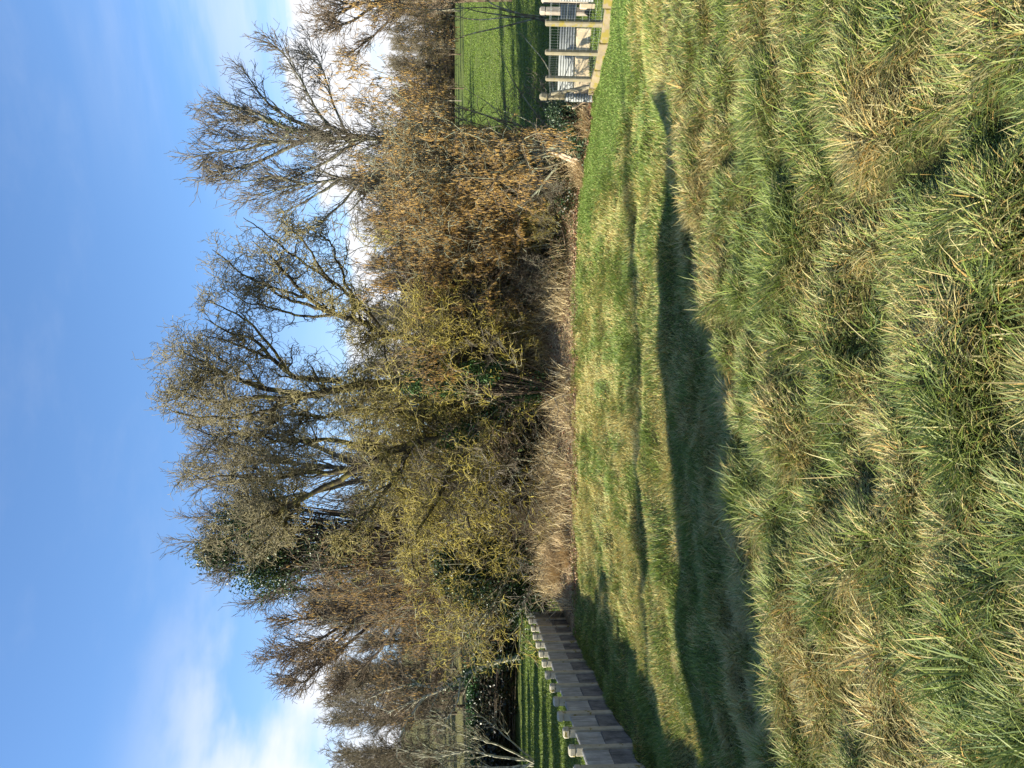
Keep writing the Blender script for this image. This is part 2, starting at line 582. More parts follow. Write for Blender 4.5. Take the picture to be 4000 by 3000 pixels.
col = col * (1 - litter) + np.array((.34, .26, .16)) * litter
wood = (sstep(Y, 44, 47) * (X / np.maximum(Y, 1) < .02))[:, None]
col = col * (1 - wood) + np.array((.13, .125, .055)) * wood
ground = new_mesh('ground', V, [F], M_ground, None, col)
tag(ground, kind='structure')


# ------------------------------------------------------------------ grass
rng = np.random.default_rng(11)
GREEN = np.array([(.165, .215, .035), (.105, .155, .035), (.21, .26, .05), (.26, .295, .085), (.145, .195, .07)])
STRAW = np.array([(.47, .395, .16), (.57, .49, .235), (.40, .31, .13), (.50, .32, .095), (.38, .36, .15)])


def grass_col(rng, x, y, straw, n):
    f = 1 / (1 + np.maximum(y - 9, 0) * .06)
    a = vnoise(x, y * f, .33, 11) * .5 + vnoise(x, y * f, 1.2, 12) * .35 + vnoise(x, y * f, .15, 13) * .25
    ps = np.clip(straw + (a - .54) * 2.0, .05, .90)
    s = rng.random(n) < ps
    c = np.where(s[:, None], STRAW[rng.integers(0, 5, n)], GREEN[rng.integers(0, 5, n)])
    return c * rng.uniform(.75, 1.2, (n, 1)), s


def fan(rng, n, y0, y1, power, wide=.60, pad=.6):
    y = (rng.random(n) * (y1 ** power - y0 ** power) + y0 ** power) ** (1 / power)
    x = rng.uniform(-1, 1, n) * (wide * y + pad)
    return x, y


# rough tussocky grass on the near bank
bag = Bag()
n = 620000
x, y = fan(rng, n, 1.0, 9.0, 1.25)
keep = mown_mask(x, y) < .5
keep &= x > wall_x(y) + .1
dens = vnoise(x, y, .33, 21)
keep &= rng.random(n) < (.35 + .9 * dens)
x, y = x[keep], y[keep]; n = len(x)
cl_n = np.clip(.15 + .85 * mound(x, y), 0, 1)
ln = (.052 + .10 * cl_n ** 1.4) * rng.uniform(.4, 1.4, n) * (1 - .35 * sstep(y, 6, 9))
c, s = grass_col(rng, x, y, .54, n)
e_ = .08
gxx = mound(x + e_, y) - mound(x - e_, y); gyy = mound(x, y + e_) - mound(x, y - e_)
az = np.arctan2(-gyy, -gxx) + rng.normal(0, 1.1, n)
tilt = np.abs(rng.normal(.45, .35, n)) + s * rng.uniform(0, .5, n)
tilt = np.clip(tilt, 0, 1.45)
wd = .0024 + .00055 * y + rng.uniform(0, .0020, n)
p = np.stack([x, y, ground_h(x, y) - .01], 1)
c2, _ = grass_col(rng, x, y, .55, n)
blades(bag, rng, p, ln, wd, az, tilt, c, .9, True, c * .55 + c2 * .45)
# a few long blades standing proud
n = 7000
x, y = fan(rng, n, 1.0, 8.2, 1.4)
k = (vnoise(x, y, .5, 25) > .45)
x, y = x[k], y[k]; n = len(x)
c, s = grass_col(rng, x, y, .12, n)
az = vnoise(x, y, .6, 23) * 9 + rng.normal(0, .8, n)
blades(bag, rng, np.stack([x, y, ground_h(x, y) - .01], 1), rng.uniform(.14, .30, n), .003 + .0005 * y, az, np.abs(rng.normal(.4, .25, n)), c, 1.0, True, c * 1.1)
o = bag.build('rough_grass', M_blade)
tag(o, 'long tussocky green and straw grass on the near bank', 'grass', kind='stuff')

# the flatter lawn beyond the crest
bag = Bag()
n = 620000
x, y = fan(rng, n, 6.0, 20.2, 1.15, .56, .4)
keep = (y > crest_y(x) + .1) & (y < hedge_edge(x) + .25) & (x > wall_x(y) + .08) & (mown_mask(x, y) < rng.random(n))
keep &= ~((x > 6.75) & (y > 13.6))
x, y = x[keep], y[keep]; n = len(x)
ln = (.045 + .085 * vnoise(x, y * .6, .3, 31) ** 1.5) * rng.uniform(.6, 1.4, n)
nearwall = sstep(x - wall_x(y), 1.7, 1.0)
bright = sstep(hedge_edge(x) - y, 2.2, .3)
c, s = grass_col(rng, x, y, .45 - .36 * nearwall - .15 * bright - .2 * sstep(x, 2.5, 5) * sstep(y, 11, 15), n)
az = rng.uniform(0, 6.28, n) * .6 + vnoise(x, y, 1.0, 33) * 6
wd = .0032 + .00050 * y
blades(bag, rng, np.stack([x, y, ground_h(x, y) - .008], 1), ln, wd, az, np.clip(np.abs(rng.normal(.32, .3, n)), 0, 1.2), c * (1.06, 1.12, 1.0), .7, False)
o = bag.build('lawn_grass', M_blade)
tag(o, 'shorter mottled green and straw grass between bank and hedge', 'grass', kind='stuff')

# bright mown strip by the wire fence
bag = Bag()
n = 170000
y = rng.uniform(9.4, 20, n); x = rng.uniform(2.2, 9.6, n)
keep = (mown_mask(x, y) > rng.random(n) * .9) & (y < hedge_edge(x) + .3) & (x < .58 * y + .8)
x, y = x[keep], y[keep]; n = len(x)
gc = np.array([(.155, .25, .045), (.20, .29, .05), (.13, .21, .04), (.28, .32, .09)])[rng.integers(0, 4, n)] * rng.uniform(.8, 1.15, (n, 1))
blades(bag, rng, np.stack([x, y, ground_h(x, y) - .006], 1), rng.uniform(.02, .05, n), .005 + .0004 * y, rng.uniform(0, 6.28, n), np.abs(rng.normal(.3, .3, n)), gc, .6, False)
o = bag.build('mown_grass', M_blade)
tag(o, 'short bright green mown strip beside the wire fence', 'grass', kind='stuff')

# short grass of the field behind the concrete wall
bag = Bag()
n = 150000
y = rng.uniform(8, 43, n) ** 1.0; x = wall_x(y) - .1 - rng.uniform(0, 1, n) ** 1.2 * (.58 * y + 1 + wall_x(y)).clip(.5, 30)
c = GREEN[rng.integers(0, 5, n)] * rng.uniform(.7, 1.1, (n, 1)) * np.array((.95, 1.05, .7))
blades(bag, rng, np.stack([x, y, ground_h(x, y) - .006], 1), rng.uniform(.04, .10, n), .008 + .0007 * y, rng.uniform(0, 6.28, n), np.abs(rng.normal(.4, .3, n)), c, .7, False)
n = 90000
y = rng.uniform(16, 60, n); x = y * rng.uniform(.33, .56, n)
k = (x > 6.9); x, y = x[k], y[k]; n = len(x)
c = GREEN[rng.integers(0, 5, n)] * rng.uniform(.75, 1.15, (n, 1)) * np.array((.82, .95, .6))
blades(bag, rng, np.stack([x, y, ground_h(x, y) - .006], 1), rng.uniform(.04, .09, n), .006 + .0007 * y, rng.uniform(0, 6.28, n), np.abs(rng.normal(.4, .3, n)), c, .7, False)
o = bag.build('field_grass', M_blade)
tag(o, 'short green grass of the fields behind the wall and fence', 'grass', kind='stuff')


# separate big tussocks
def tussock(u_x, y, r, nb, length, straw, name_label, dark=1.0):
    rg = np.random.default_rng(int(abs(u_x) * 100 + y * 10))
    z = float(ground_h(u_x, y))
    o = thing('grass_tussock', name_label, 'grass tussock', (u_x, y, z), 0)
    b = Bag()
    nb = int(nb * .6); r = r * 1.25; length = length * .85
    a = rg.uniform(0, 6.28, nb); rad = r * np.sqrt(rg.random(nb))
    px, py = np.cos(a) * rad * .5, np.sin(a) * rad * .5
    nb = nb
    c, s = grass_col(rg, px + u_x, py + y, straw + .12, nb)
    ln = length * rg.uniform(.45, 1.15, nb)
    tl = np.clip(rad / r * .8 + rg.normal(.05, .15, nb), 0, 1.2)
    blades(b, rg, np.stack([px, py, np.full(nb, -.01)], 1), ln, .0035 + .0005 * y + rg.uniform(0, .0025, nb), a + rg.normal(0, .9, nb), np.abs(tl), c * dark, 1.1, True, c * dark * 1.15)
    b.build('blades', M_blade, o)


tussock(-.93, 2.35, .22, 620, .34, .08, 'large dark green grass tussock nearest the camera at the foot of the bank', .95)
tussock(-1.15, 3.1, .2, 420, .26, .25, 'broad-bladed green tussock just beyond the largest dark tussock', 1.0)
tussock(.95, 1.95, .16, 300, .28, .12, 'dark green tussock at the near corner below the fence side')
tussock(.28, 2.45, .2, 420, .27, .08, 'tall deep green tussock in the middle of the near bank')
tussock(.22, 3.35, .16, 260, .22, .15, 'blue-green tussock in the middle of the bank behind the tall one')
tussock(-.1, 5.55, .16, 240, .2, .2, 'green tussock leaning over the bank crest above the shadow')
tussock(-1.95, 8.9, .2, 260, .26, 1.0, 'pale bleached straw tuft at the far edge of the long shadow', 1.15)
tussock(1.55, 4.6, .16, 240, .2, .2, 'dense green tussock on the upper bank toward the fence side')


# ------------------------------------------------------------------ concrete wall on the left
def concrete(name, lo, hi, moss=.0, scale=3.0, streak=True):
    m, t, b = mat(name)
    f = noise(t, scale, 7, .65)
    c = ramp(t, f, [(.3, lo), (.7, hi)])
    if streak:
        g = noise(t, 5, 4, .7, (1, 3.5, .35))
        c = mix(t, .75, c, ramp(t, g, [(.35, (.42, .40, .38)), (.62, (1, 1, 1))]), 'MULTIPLY')
    if moss:
        h = noise(t, 7, 5, .6)
        fac = t.nodes.new('ShaderNodeMapRange'); t.links.new(h, fac.inputs[0])
        fac.inputs[1].default_value, fac.inputs[2].default_value = .62 - moss, .66 - moss * .6
        c = mix(t, fac.outputs[0], c, (.20, .16, .03))
    t.links.new(c, b.inputs['Base Color'])
    b.inputs['Roughness'].default_value = .9
    bump(t, b, noise(t, 60, 5, .7), .5, .01)
    return m


M_panel = concrete('panel_pale', (.25, .25, .24), (.46, .455, .43), 0, 4)
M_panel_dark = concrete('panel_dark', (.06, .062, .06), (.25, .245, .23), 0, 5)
M_post = concrete('post_concrete', (.15, .13, .085), (.25, .215, .145), .03, 5, False)
M_postm = concrete('post_mossy', (.14, .12, .075), (.24, .205, .135), .12, 5, False)
M_wpost = concrete('wall_post_concrete', (.28, .25, .18), (.46, .41, .30), .02, 5, False)
wy = [11.63, 12.43, 13.22, 14.03, 14.84, 15.67, 16.56, 17.45, 18.26, 19.10, 19.92, 20.80, 21.70, 22.55]
wy = [6.7, 7.53, 8.36, 9.2, 10.0, 10.82] + wy
wr_ = thing('concrete_wall', 'low panelled concrete wall with square capped posts running along the grass', 'wall', (float(wall_x(12)), 12, 0))
wa = math.atan(.083)
R_w = rotz(wa)
org = np.array((float(wall_x(12)), 12, 0.0))
rg = np.random.default_rng(5)
for i, yy in enumerate(wy):
    c0 = np.array((float(wall_x(yy)), yy, 0)) - org
    b = Bag()
    top = 1.09 + rg.normal(0, .012)
    b.box(c0 + (0, 0, (top - .10 - .15) / 2 + 0), (.145, .145, top - .10 + .15), R_w, .012)
    b.box(c0 + (0, 0, top - .09), (.13, .13, .018), R_w)
    b.box(c0 + (0, 0, top - .035), (.165, .165, .10), R_w, .03)
    b.build('post', M_wpost, wr_, False)
    if i == len(wy) - 1: break
    yn = wy[i + 1]; ym = (yy + yn) / 2; ln_ = math.hypot(yn - yy, .083 * (yn - yy)) - .135
    cm = np.array((float(wall_x(ym)), ym, 0)) - org
    split = .44 + rg.normal(0, .015)
    b = Bag(); b.box(cm + (0, 0, (split + .86) / 2), (.045, ln_, .86 - split), R_w, .006)
    nt_ = 16
    for k in range(nt_):
        b.box(cm + R_w @ np.array((0, (k + .5 - nt_ / 2) * ln_ / nt_, 0)) + (0, 0, .868 + rg.uniform(0, .012)), (.05, ln_ / nt_ * .6, .018), R_w)
    b.build('upper_panel', M_panel, wr_, False)
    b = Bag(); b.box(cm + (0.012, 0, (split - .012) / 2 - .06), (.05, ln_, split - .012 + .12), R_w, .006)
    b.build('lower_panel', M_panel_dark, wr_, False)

# ------------------------------------------------------------------ unseen house added left of the frame, its profile shaped to throw the long shadow
hs = thing('shadow_house', 'unseen stone house added left of the frame to cast the long shadow', 'house', (-11.5, 5.0, 0))
M_stone = concrete('shadow_house_stone', (.22, .19, .15), (.42, .37, .28))
mR, tR, bR = mat('shadow_house_slate'); tR.links.new(ramp(tR, noise(tR, 9, 4), [(.3, (.05, .05, .06)), (.7, (.12, .12, .13))]), bR.inputs['Base Color'])
b = Bag()
prof = [(.2 - 5, -.5), (6.05 - 5, -.5), (6.05 - 5, 7.95), (4.25 - 5, 7.95), (.2 - 5, 2.4)]
V = np.array([(sx, py_, pz) for sx in (-2.2, 1.5) for py_, pz in prof])
b.add(V, [np.array([(0, 1, 6, 5), (1, 2, 7, 6), (4, 0, 5, 9)]), np.array([(0, 2, 1), (0, 3, 2), (0, 4, 3), (5, 6, 7), (5, 7, 8), (5, 8, 9)])])
b.build('wall', M_stone, hs, False)
b = Bag()
V = np.array([(sx, py_, pz + dz) for dz in (.004, .12) for sx in (-2.3, 1.55) for py_, pz in ((6.09 - 5, 7.95), (4.25 - 5, 7.95), (.1 - 5, 2.22))])
b.add(V, [np.array([(0, 1, 4, 3), (1, 2, 5, 4), (6, 9, 10, 7), (7, 10, 11, 8), (0, 6, 7, 1), (1, 7, 8, 2), (3, 4, 10, 9), (4, 5, 11, 10), (0, 3, 9, 6), (2, 8, 11, 5)])])
b.build('roof', mR, hs, False)
b = Bag(); b.box((1.51, .3, 3.6), (.06, .9, 1.3)); b.build('window', mR, hs, False)

# ------------------------------------------------------------------ wire fence, kerb and pen on the right
FP = [(7.18, 14.7, 1.27, .115), (6.79, 15.15, 1.23, .10), (6.60, 16.0, 1.14, .10)]
kerb = thing('stone_kerb', 'mossy tan concrete kerb under the wire fence', 'kerb', (6.9, 15.2, 0))
M_kerb = concrete('kerb_stone', (.15, .12, .07), (.28, .22, .14), .14, 4, False)
kp = [(7.95, 13.6), (7.38, 14.45), (6.95, 15.0), (6.66, 15.6), (6.5, 16.5)]
b = Bag()
for (x0, y0), (x1, y1) in zip(kp[:-1], kp[1:]):
    a = math.atan2(y1 - y0, x1 - x0); l_ = math.hypot(x1 - x0, y1 - y0)
    zc = float(ground_h((x0 + x1) / 2, (y0 + y1) / 2))
    b.box(((x0 + x1) / 2 - 6.9, (y0 + y1) / 2 - 15.2, zc + .03), (l_ - .012, .10, .26), rotz(a), .015)
b.build('kerb_slab', M_kerb, kerb, False)
fe = thing('wire_fence', 'low wire mesh fence on square pale concrete posts', 'fence', (6.9, 15.2, 0))
offs = np.array((6.9, 15.2, 0.0))
for i, (px_, py_, zt, w_) in enumerate(FP):
    b = Bag(); zb = float(ground_h(px_, py_)) - .1
    b.box(np.array((px_ + .05, py_ + .09, (zt + zb) / 2)) - offs, (w_, w_, zt - zb), rotz(.5 if i == 0 else .2), .02)
    b.build('post', M_postm if i == 0 else M_post, fe, False)
# leaning corner strut
b = Bag()
lp = limb([PX(2634, 2152, 16.6) - offs, PX(2648, 2240, 16.5) - offs, PX(2665, 2322, 16.3) - offs], .045, .055, 10)
tubes(b, lp[0][None], lp[2][None], 6, rg); b.build('strut', M_post, fe)
mW, tW, bW = mat('galvanised_wire'); bW.inputs['Base Color'].default_value = (.30, .33, .33, 1); bW.inputs['Metallic'].default_value = .6; bW.inputs['Roughness'].default_value = .5
b = Bag()
path = np.array([(8.0, 13.7), (7.23, 14.74), (6.84, 15.19), (6.64, 16.02), (6.5, 16.55)])
sg = np.concatenate([[0], np.cumsum(np.hypot(*np.diff(path, axis=0).T))])
ss = np.linspace(0, sg[-1], 60)
wx, wy_ = np.interp(ss, sg, path[:, 0]), np.interp(ss, sg, path[:, 1])
gz = ground_h(wx, wy_) * 0 + .05
topz = np.interp(ss, sg, [1.2, 1.19, 1.15, 1.07, 1.0])
for f_ in (0, .1, .2, .31, .43, .56, .7, .85, .98, 1.0):
    P = np.stack([wx, wy_, gz * (1 - f_) + topz * f_ + .006 * np.sin(ss * 3)], 1) - offs
    tubes(b, P[None], np.full((1, 60), .0028 if f_ > .9 else .0018), 3, rg)
for k in range(1, 60, 1):
    P = np.stack([np.array((wx[k], wy_[k], z_)) - offs for z_ in np.linspace(gz[k], topz[k], 3)])
    tubes(b, P[None], np.full((1, 3), .0015), 3, rg)
b.build('wire_mesh', mW, fe)

mC, tC, bC = mat('corrugated_zinc')
tC.links.new(ramp(tC, noise(tC, 5, 6, .7), [(.3, (.16, .17, .17)), (.7, (.30, .31, .305))]), bC.inputs['Base Color'])
bC.inputs['Metallic'].default_value = .1; bC.inputs['Roughness'].default_value = .6


def corrugated(name, x0, x1, y0, z0, z1, label, pitch=.06, amp=.012, lean=0.0, rz=-.36):
    o = thing(name, label, 'metal sheet', ((x0 + x1) / 2, y0, z0), rz)
    nz = int((z1 - z0) / pitch * 8); zz = np.linspace(0, z1 - z0, nz)
    yy = amp * np.cos(zz / pitch * 2 * math.pi) - .0 + zz * lean
    hw = (x1 - x0) / 2
    V = []
    for th in (0, .004):
        for sx in (-hw, hw): V.append(np.stack([np.full(nz, sx), yy + th, zz], 1))
    V = np.concatenate(V)
    i = np.arange(nz - 1)
    F = [np.stack([i, i + nz, i + nz + 1, i + 1], 1), np.stack([i + 2 * nz, i + 2 * nz + 1, i + 3 * nz + 1, i + 3 * nz], 1),
         np.stack([i, i + 1, i + 1 + 2 * nz, i + 2 * nz], 1), np.stack([i + nz, i + 3 * nz, i + 3 * nz + 1, i + nz + 1], 1)]
    bb = Bag(); bb.add(V, [np.concatenate(F)]); bb.build('ridged_panel', mC, o)
    return o


corrugated('corrugated_sheet', 6.72, 8.62, 17.0, .37, .74, 'long low corrugated zinc sheet on edge behind the wire fence posts')
corrugated('corrugated_sheet', 8.60, 9.9, 16.45, -.02, .74, 'deep corrugated zinc sheet standing at the frame edge beside the big concrete posts')
corrugated('corrugated_sheet', 6.32, 6.50, 16.52, .03, .66, 'narrow end strip of corrugated zinc beside the leaning strut')
M_slab = concrete('slab_stone', (.42, .32, .20), (.64, .52, .35), 0, 3, False)
sl = thing('stone_slab', 'rough tan stone slab standing under the long zinc sheet', 'slab', (7.6, 17.05, 0), -.36)
b = Bag(); b.box((-.15, 0, .17), (1.45, .09, .36), rotz(.03), .03); b.build('slab_face', M_slab, sl, False)
sl = thing('stone_slab', 'small pale stone block at the right end of the tan slab, by the mossy post', 'slab', (8.45, 16.5, 0), -.4)
b = Bag(); b.box((0, 0, .16), (.12, .10, .34), rotz(.1), .02); b.build('slab_face', M_slab, sl, False)
cp = thing('concrete_post', 'capped grey concrete post behind the deep zinc sheet, left of the wide one', 'post', (8.78, 17.4, 0))
M_oldc = concrete('old_concrete', (.26, .22, .18), (.46, .40, .32), 0, 5, True)
b = Bag(); b.box((0, 0, .5), (.15, .15, 1.02), None, .02); b.box((0, 0, 1.02), (.13, .13, .03)); b.box((0, 0, 1.09), (.16, .16, .12), None, .04); b.build('shaft', M_oldc, cp, False)
cp = thing('concrete_post', 'wide grey concrete post with a chipped rounded top at the frame edge', 'post', (9.08, 17.4, 0))
b = Bag(); b.box((0, 0, .55), (.24, .2, 1.12), None, .05); b.build('shaft', M_oldc, cp, False)
cp = thing('concrete_post', 'squat round-topped stone post at the fence corner beside the brambles', 'post', (6.5, 16.72, 0))
b = Bag(); b.box((0, 0, .5), (.11, .11, 1.05), None, .01); b.box((0, 0, 1.03), (.10, .10, .03)); b.box((0, 0, 1.13), (.15, .15, .17), None, .04); b.build('shaft', M_post, cp, False)


# ------------------------------------------------------------------ trees
def base_of(pts):
    return np.array((pts[0][0], pts[0][1], float(ground_h(pts[0][0], pts[0][1])) - .05))


def contorted_willow():
    rg = np.random.default_rng(101)
    D = 21.3
    def Q(l, d0=0.0, d1=0.0):
        m = len(l)
        return [PX(u, v, D + d0 + (d1 - d0) * i / (m - 1)) for i, (u, v) in enumerate(l)]
    L0 = [
        limb(Q([(1470, 2185), (1490, 1900), (1515, 1700), (1506, 1466), (1467, 1287), (1451, 1194), (1473, 1043), (1506, 950), (1560, 826), (1620, 760), (1635, 690)]), .19, .012, 26, rg, .02),
        limb(Q([(1506, 1466), (1475, 1290), (1440, 1100), (1452, 980), (1420, 860), (1460, 740), (1480, 680)], 0, -.8), .11, .01, 24, rg, .02),
        limb(Q([(1510, 1330), (1522, 1151), (1592, 1070), (1668, 1015), (1700, 900), (1760, 800)], 0, .7), .09, .01, 22, rg, .02),
        limb(Q([(1500, 1740), (1600, 1680), (1679, 1623), (1695, 1504), (1744, 1422), (1771, 1303), (1842, 1189), (1945, 1113), (1994, 1066), (2060, 985)], .2, -.6), .12, .012, 26, rg, .025),
        limb(Q([(1842, 1189), (1870, 1080), (1920, 960), (1990, 880), (2020, 830)], 0, .8), .045, .01, 20, rg, .02),
        limb(Q([(1880, 1330), (1960, 1200), (2020, 1120), (2110, 1010), (2150, 950)], -.5, .4), .045, .01, 20, rg, .02),
        limb(Q([(1771, 1303), (1760, 1180), (1800, 1050), (1820, 950), (1880, 860)], 0, 1.0), .045, .01, 20, rg, .02),
        limb(Q([(1592, 1075), (1640, 960), (1680, 860), (1690, 780)], .4, 1.2), .05, .01, 20, rg, .02),
        limb(Q([(1560, 1120), (1640, 1060), (1740, 980), (1800, 880), (1830, 800)], .3, -.6), .05, .01, 20, rg, .02),
        limb(Q([(1451, 1194), (1400, 1060), (1360, 900), (1370, 760), (1400, 660)], 0, -.6), .06, .01, 20, rg, .02),
        limb(Q([(1060, 1180), (960, 1120), (880, 1020), (800, 960)], -.1, -.9), .05, .01, 20, rg, .02),
        limb(Q([(1771, 1310), (1800, 1230), (1830, 1120), (1900, 1010), (1930, 930)], -.3, .5), .06, .01, 20, rg, .02),
        limb(Q([(1700, 1500), (1790, 1420), (1880, 1330), (1960, 1240), (2080, 1180), (2130, 1100)], -.2, -1.0), .06, .01, 22, rg, .03),
        limb(Q([(1760, 1380), (1860, 1370), (1960, 1330), (2060, 1290), (2110, 1200)], -.2, .6), .05, .008, 22, rg, .03),
        limb(Q([(1470, 2100), (1290, 1800), (1273, 1604), (1192, 1441), (1083, 1251), (1029, 1132), (991, 1056), (926, 953), (890, 870), (850, 780)], 0, -.5), .16, .012, 26, rg, .025),
        limb(Q([(1240, 1520), (1260, 1400), (1290, 1250), (1270, 1100), (1310, 960), (1300, 820), (1340, 720)], 0, .6), .08, .01, 24, rg, .03),
        limb(Q([(1192, 1441), (1150, 1330), (1160, 1180), (1120, 1040), (1150, 900), (1120, 780), (1140, 690)], 0, .9), .075, .01, 24, rg, .03),
        limb(Q([(1273, 1604), (1160, 1560), (1050, 1480), (940, 1400), (870, 1330), (800, 1290)], 0, -1.2), .07, .01, 24, rg, .03),
        limb(Q([(1290, 1850), (1150, 1750), (1020, 1700), (900, 1620), (800, 1600), (720, 1660)], 0, -1.3), .065, .01, 24, rg, .03),
        limb(Q([(1350, 2000), (1230, 1900), (1100, 1880), (980, 1820), (880, 1860), (810, 1930)], 0, -1.3), .05, .01, 24, rg, .03),
        limb(Q([(1490, 1950), (1620, 1850), (1700, 1760), (1800, 1720), (1860, 1640)], 0, -1.2), .06, .01, 22, rg, .03),
        limb(Q([(1480, 2120), (1560, 2020), (1650, 1960), (1700, 1850), (1790, 1830)], -.2, -1.2), .05, .01, 22, rg, .03),
        limb(Q([(1460, 2150), (1380, 2050), (1330, 1940), (1250, 1880), (1200, 1780)], -.2, -1.3), .05, .01, 22, rg, .03),
        limb(Q([(1400, 1700), (1380, 1560), (1400, 1420), (1370, 1280), (1390, 1130), (1350, 1000), (1390, 880)], .3, 1.0), .08, .01, 24, rg, .03),
    ]
    P0 = pack(L0)
    o = base_of(P0[0][0])
    t = thing('contorted_willow', 'twisting bare willow with yellow-lichened branches, tallest tree in the hedge centre', 'tree', tuple(o))
    l1 = spawn(rg, P0, 17, .2, .97, 55, 18, .23, .5, .009, 10, .26, .03, .45, .035, .5)
    l2 = spawn(rg, l1, 8, .12, 1, 55, 20, .58, .6, .007, 8, .33, .03, .3, .02, .38)
    l3 = spawn(rg, l2, 3.6, .1, 1, 52, 22, .62, .75, .0065, 6, .38, .02, .2, .012, .3)
    l4 = spawn(rg, l3, 1.3, .1, 1, 48, 22, .8, .9, .0055, 5, .36, .02, .15, .009, .2)
    b = Bag(); tubes(b, *P0[::2], 8, rg); tubes(b, *l1[::2], 5, rg); b.build('trunk', M_willow, t, origin=o)
    b = Bag(); tubes(b, *l2[::2], 4, rg); tubes(b, *l3[::2], 3, rg); tubes(b, *l4[::2], 3, rg)
    b.build('twigs', M_willow_twig, t, origin=o)
    # ivy climbing the lower trunk
    q = P0[0][0]; idx = rg.integers(1, 10, 5200)
    p = q[idx] + rg.normal(0, 1, (5200, 3)) * np.array((.24, .2, .22))
    q2 = P0[0][14]; i2 = rg.integers(1, 8, 2200); p = np.concatenate([p, q2[i2] + rg.normal(0, .17, (2200, 3))])
    b = Bag(); leaves(b, rg, p, .07, [(.02, .055, .014), (.03, .08, .02), (.05, .12, .03)]); b.build('ivy', M_leaf, t, origin=o)


def simple_tree(seed, name, label, limbs, M_t, M_w, n1, n2, n3, n4, up=.10, ang=26, wig=.10, rt_=.006, ivy=0, ivy_cols=None, cat=0, r1=.4, t0=.25, cat_name='tree', group=None):
    rg = np.random.default_rng(seed)
    cut = .91
    P0 = pack([limb(p, a, b_, 24, rg, .012) for p, a, b_ in limbs])
    uu = np.linspace(0, cut, 24); u0 = np.linspace(0, 1, 24)
    P0 = (np.stack([np.stack([np.interp(uu, u0, q[:, k]) for k in range(3)], 1) for q in P0[0]]), P0[1] * cut, P0[2])
    o = base_of(P0[0][0])
    t = thing(name, label, cat_name, tuple(o), group=group)
    l1 = spawn(rg, P0, n1 * 1.5, t0, .98, ang + 2, 11, r1 * .60, .5, rt_ * 1.5, 9, wig * .7, up * .8, .45, .04, .6)
    l2 = spawn(rg, l1, n2 * .72, .12, 1, ang + 4, 12, .50, .6, rt_ * 1.2, 7, wig * .8, up * .7, .2, .02, .5)
    l3 = spawn(rg, l2, n3 * .5, .1, 1, ang + 6, 14, .58, .75, rt_, 5, wig, up * .6, .2, .012, .34)
    l4 = spawn(rg, l3, n4 * .55, .1, 1, ang + 10, 16, .75, .9, rt_ * .85, 4, wig * 1.4, up * .6, .1, .009, .24) if n4 else None
    b = Bag(); tubes(b, *P0[::2], 8, rg); tubes(b, *l1[::2], 5, rg); b.build('trunk', M_t, t, origin=o)
    b = Bag(); tubes(b, *l2[::2], 4, rg); tubes(b, *l3[::2], 3, rg)
    if n4: tubes(b, *l4[::2], 3, rg)
    b.build('twigs', M_w, t, origin=o)
    if ivy:
        i = (rg.random(ivy) < .15).astype(int); j = rg.integers(0, 13, ivy)
        p = P0[0][i, j] + rg.normal(0, .26, (ivy, 3)) * rg.random((ivy, 1))
        b = Bag(); leaves(b, rg, p, .09, ivy_cols or [(.02, .05, .014), (.035, .075, .02)]); b.build('ivy', M_leaf, t, origin=o)
    if cat:
        b = Bag(); catkins(b, rg, l3, cat); b.build('catkins', M_catkin, t, origin=o)
    return t


def Q(l, d0, d1=None):
    d1 = d0 if d1 is None else d1
    return [PX(u, v, d0 + (d1 - d0) * i / (len(l) - 1)) for i, (u, v) in enumerate(l)]


contorted_willow()

# tall upright tree on the right
simple_tree(202, 'tall_ash_tree', 'tall grey bare tree with upswept forked stems rising above the catkin hedge', [
    (Q([(2440, 2180), (2450, 1700), (2462, 1420), (2466, 1294), (2436, 1170), (2447, 1000), (2452, 860), (2457, 745)], 26), .17, .01),
    (Q([(2466, 1300), (2480, 1220), (2495, 1130), (2566, 980), (2598, 871), (2610, 757)], 26, 25.2), .10, .01),
    (Q([(2480, 1260), (2540, 1120), (2600, 1040), (2712, 960), (2745, 930)], 26, 26.5), .08, .01),
    (Q([(2495, 1130), (2540, 1000), (2530, 860), (2550, 790)], 26, 26.8), .06, .008),
    (Q([(2450, 1180), (2400, 1080), (2350, 960), (2320, 830), (2300, 770)], 26, 26.6), .07, .008),
    (Q([(2440, 1060), (2410, 930), (2400, 820), (2380, 730)], 26, 25.3), .05, .008),
    (Q([(2466, 1330), (2560, 1240), (2680, 1180), (2790, 1110), (2850, 1050)], 26, 25), .06, .008),
    (Q([(2460, 1360), (2600, 1300), (2740, 1260), (2850, 1190)], 26, 27), .05, .008),
    (Q([(2460, 1400), (2380, 1300), (2330, 1200), (2290, 1100), (2270, 1000)], 26, 27), .06, .008),
], M_grey, M_grey_twig, 12, 8, 5, 2, .07, 27, .09, .0075, ivy=2600, ivy_cols=[(.05, .08, .012), (.09, .11, .02)], r1=.36)
simple_tree(203, 'slender_ash_tree', 'slender grey bare tree just left of the tall forked tree', [
    (Q([(2330, 2180), (2320, 1700), (2300, 1305), (2278, 1175), (2257, 1045), (2219, 947), (2215, 870)], 26.5), .11, .01),
    (Q([(2300, 1330), (2240, 1240), (2190, 1150), (2150, 1050)], 26.5, 27), .05, .008),
    (Q([(2278, 1200), (2310, 1080), (2290, 960), (2300, 880)], 26.5, 26), .05, .008),
    (Q([(2310, 1420), (2210, 1340), (2130, 1250), (2090, 1160)], 26.5, 26), .05, .008),
], M_grey, M_grey_twig, 12, 8, 5, 2, .07, 28, .10, .0075, r1=.38)
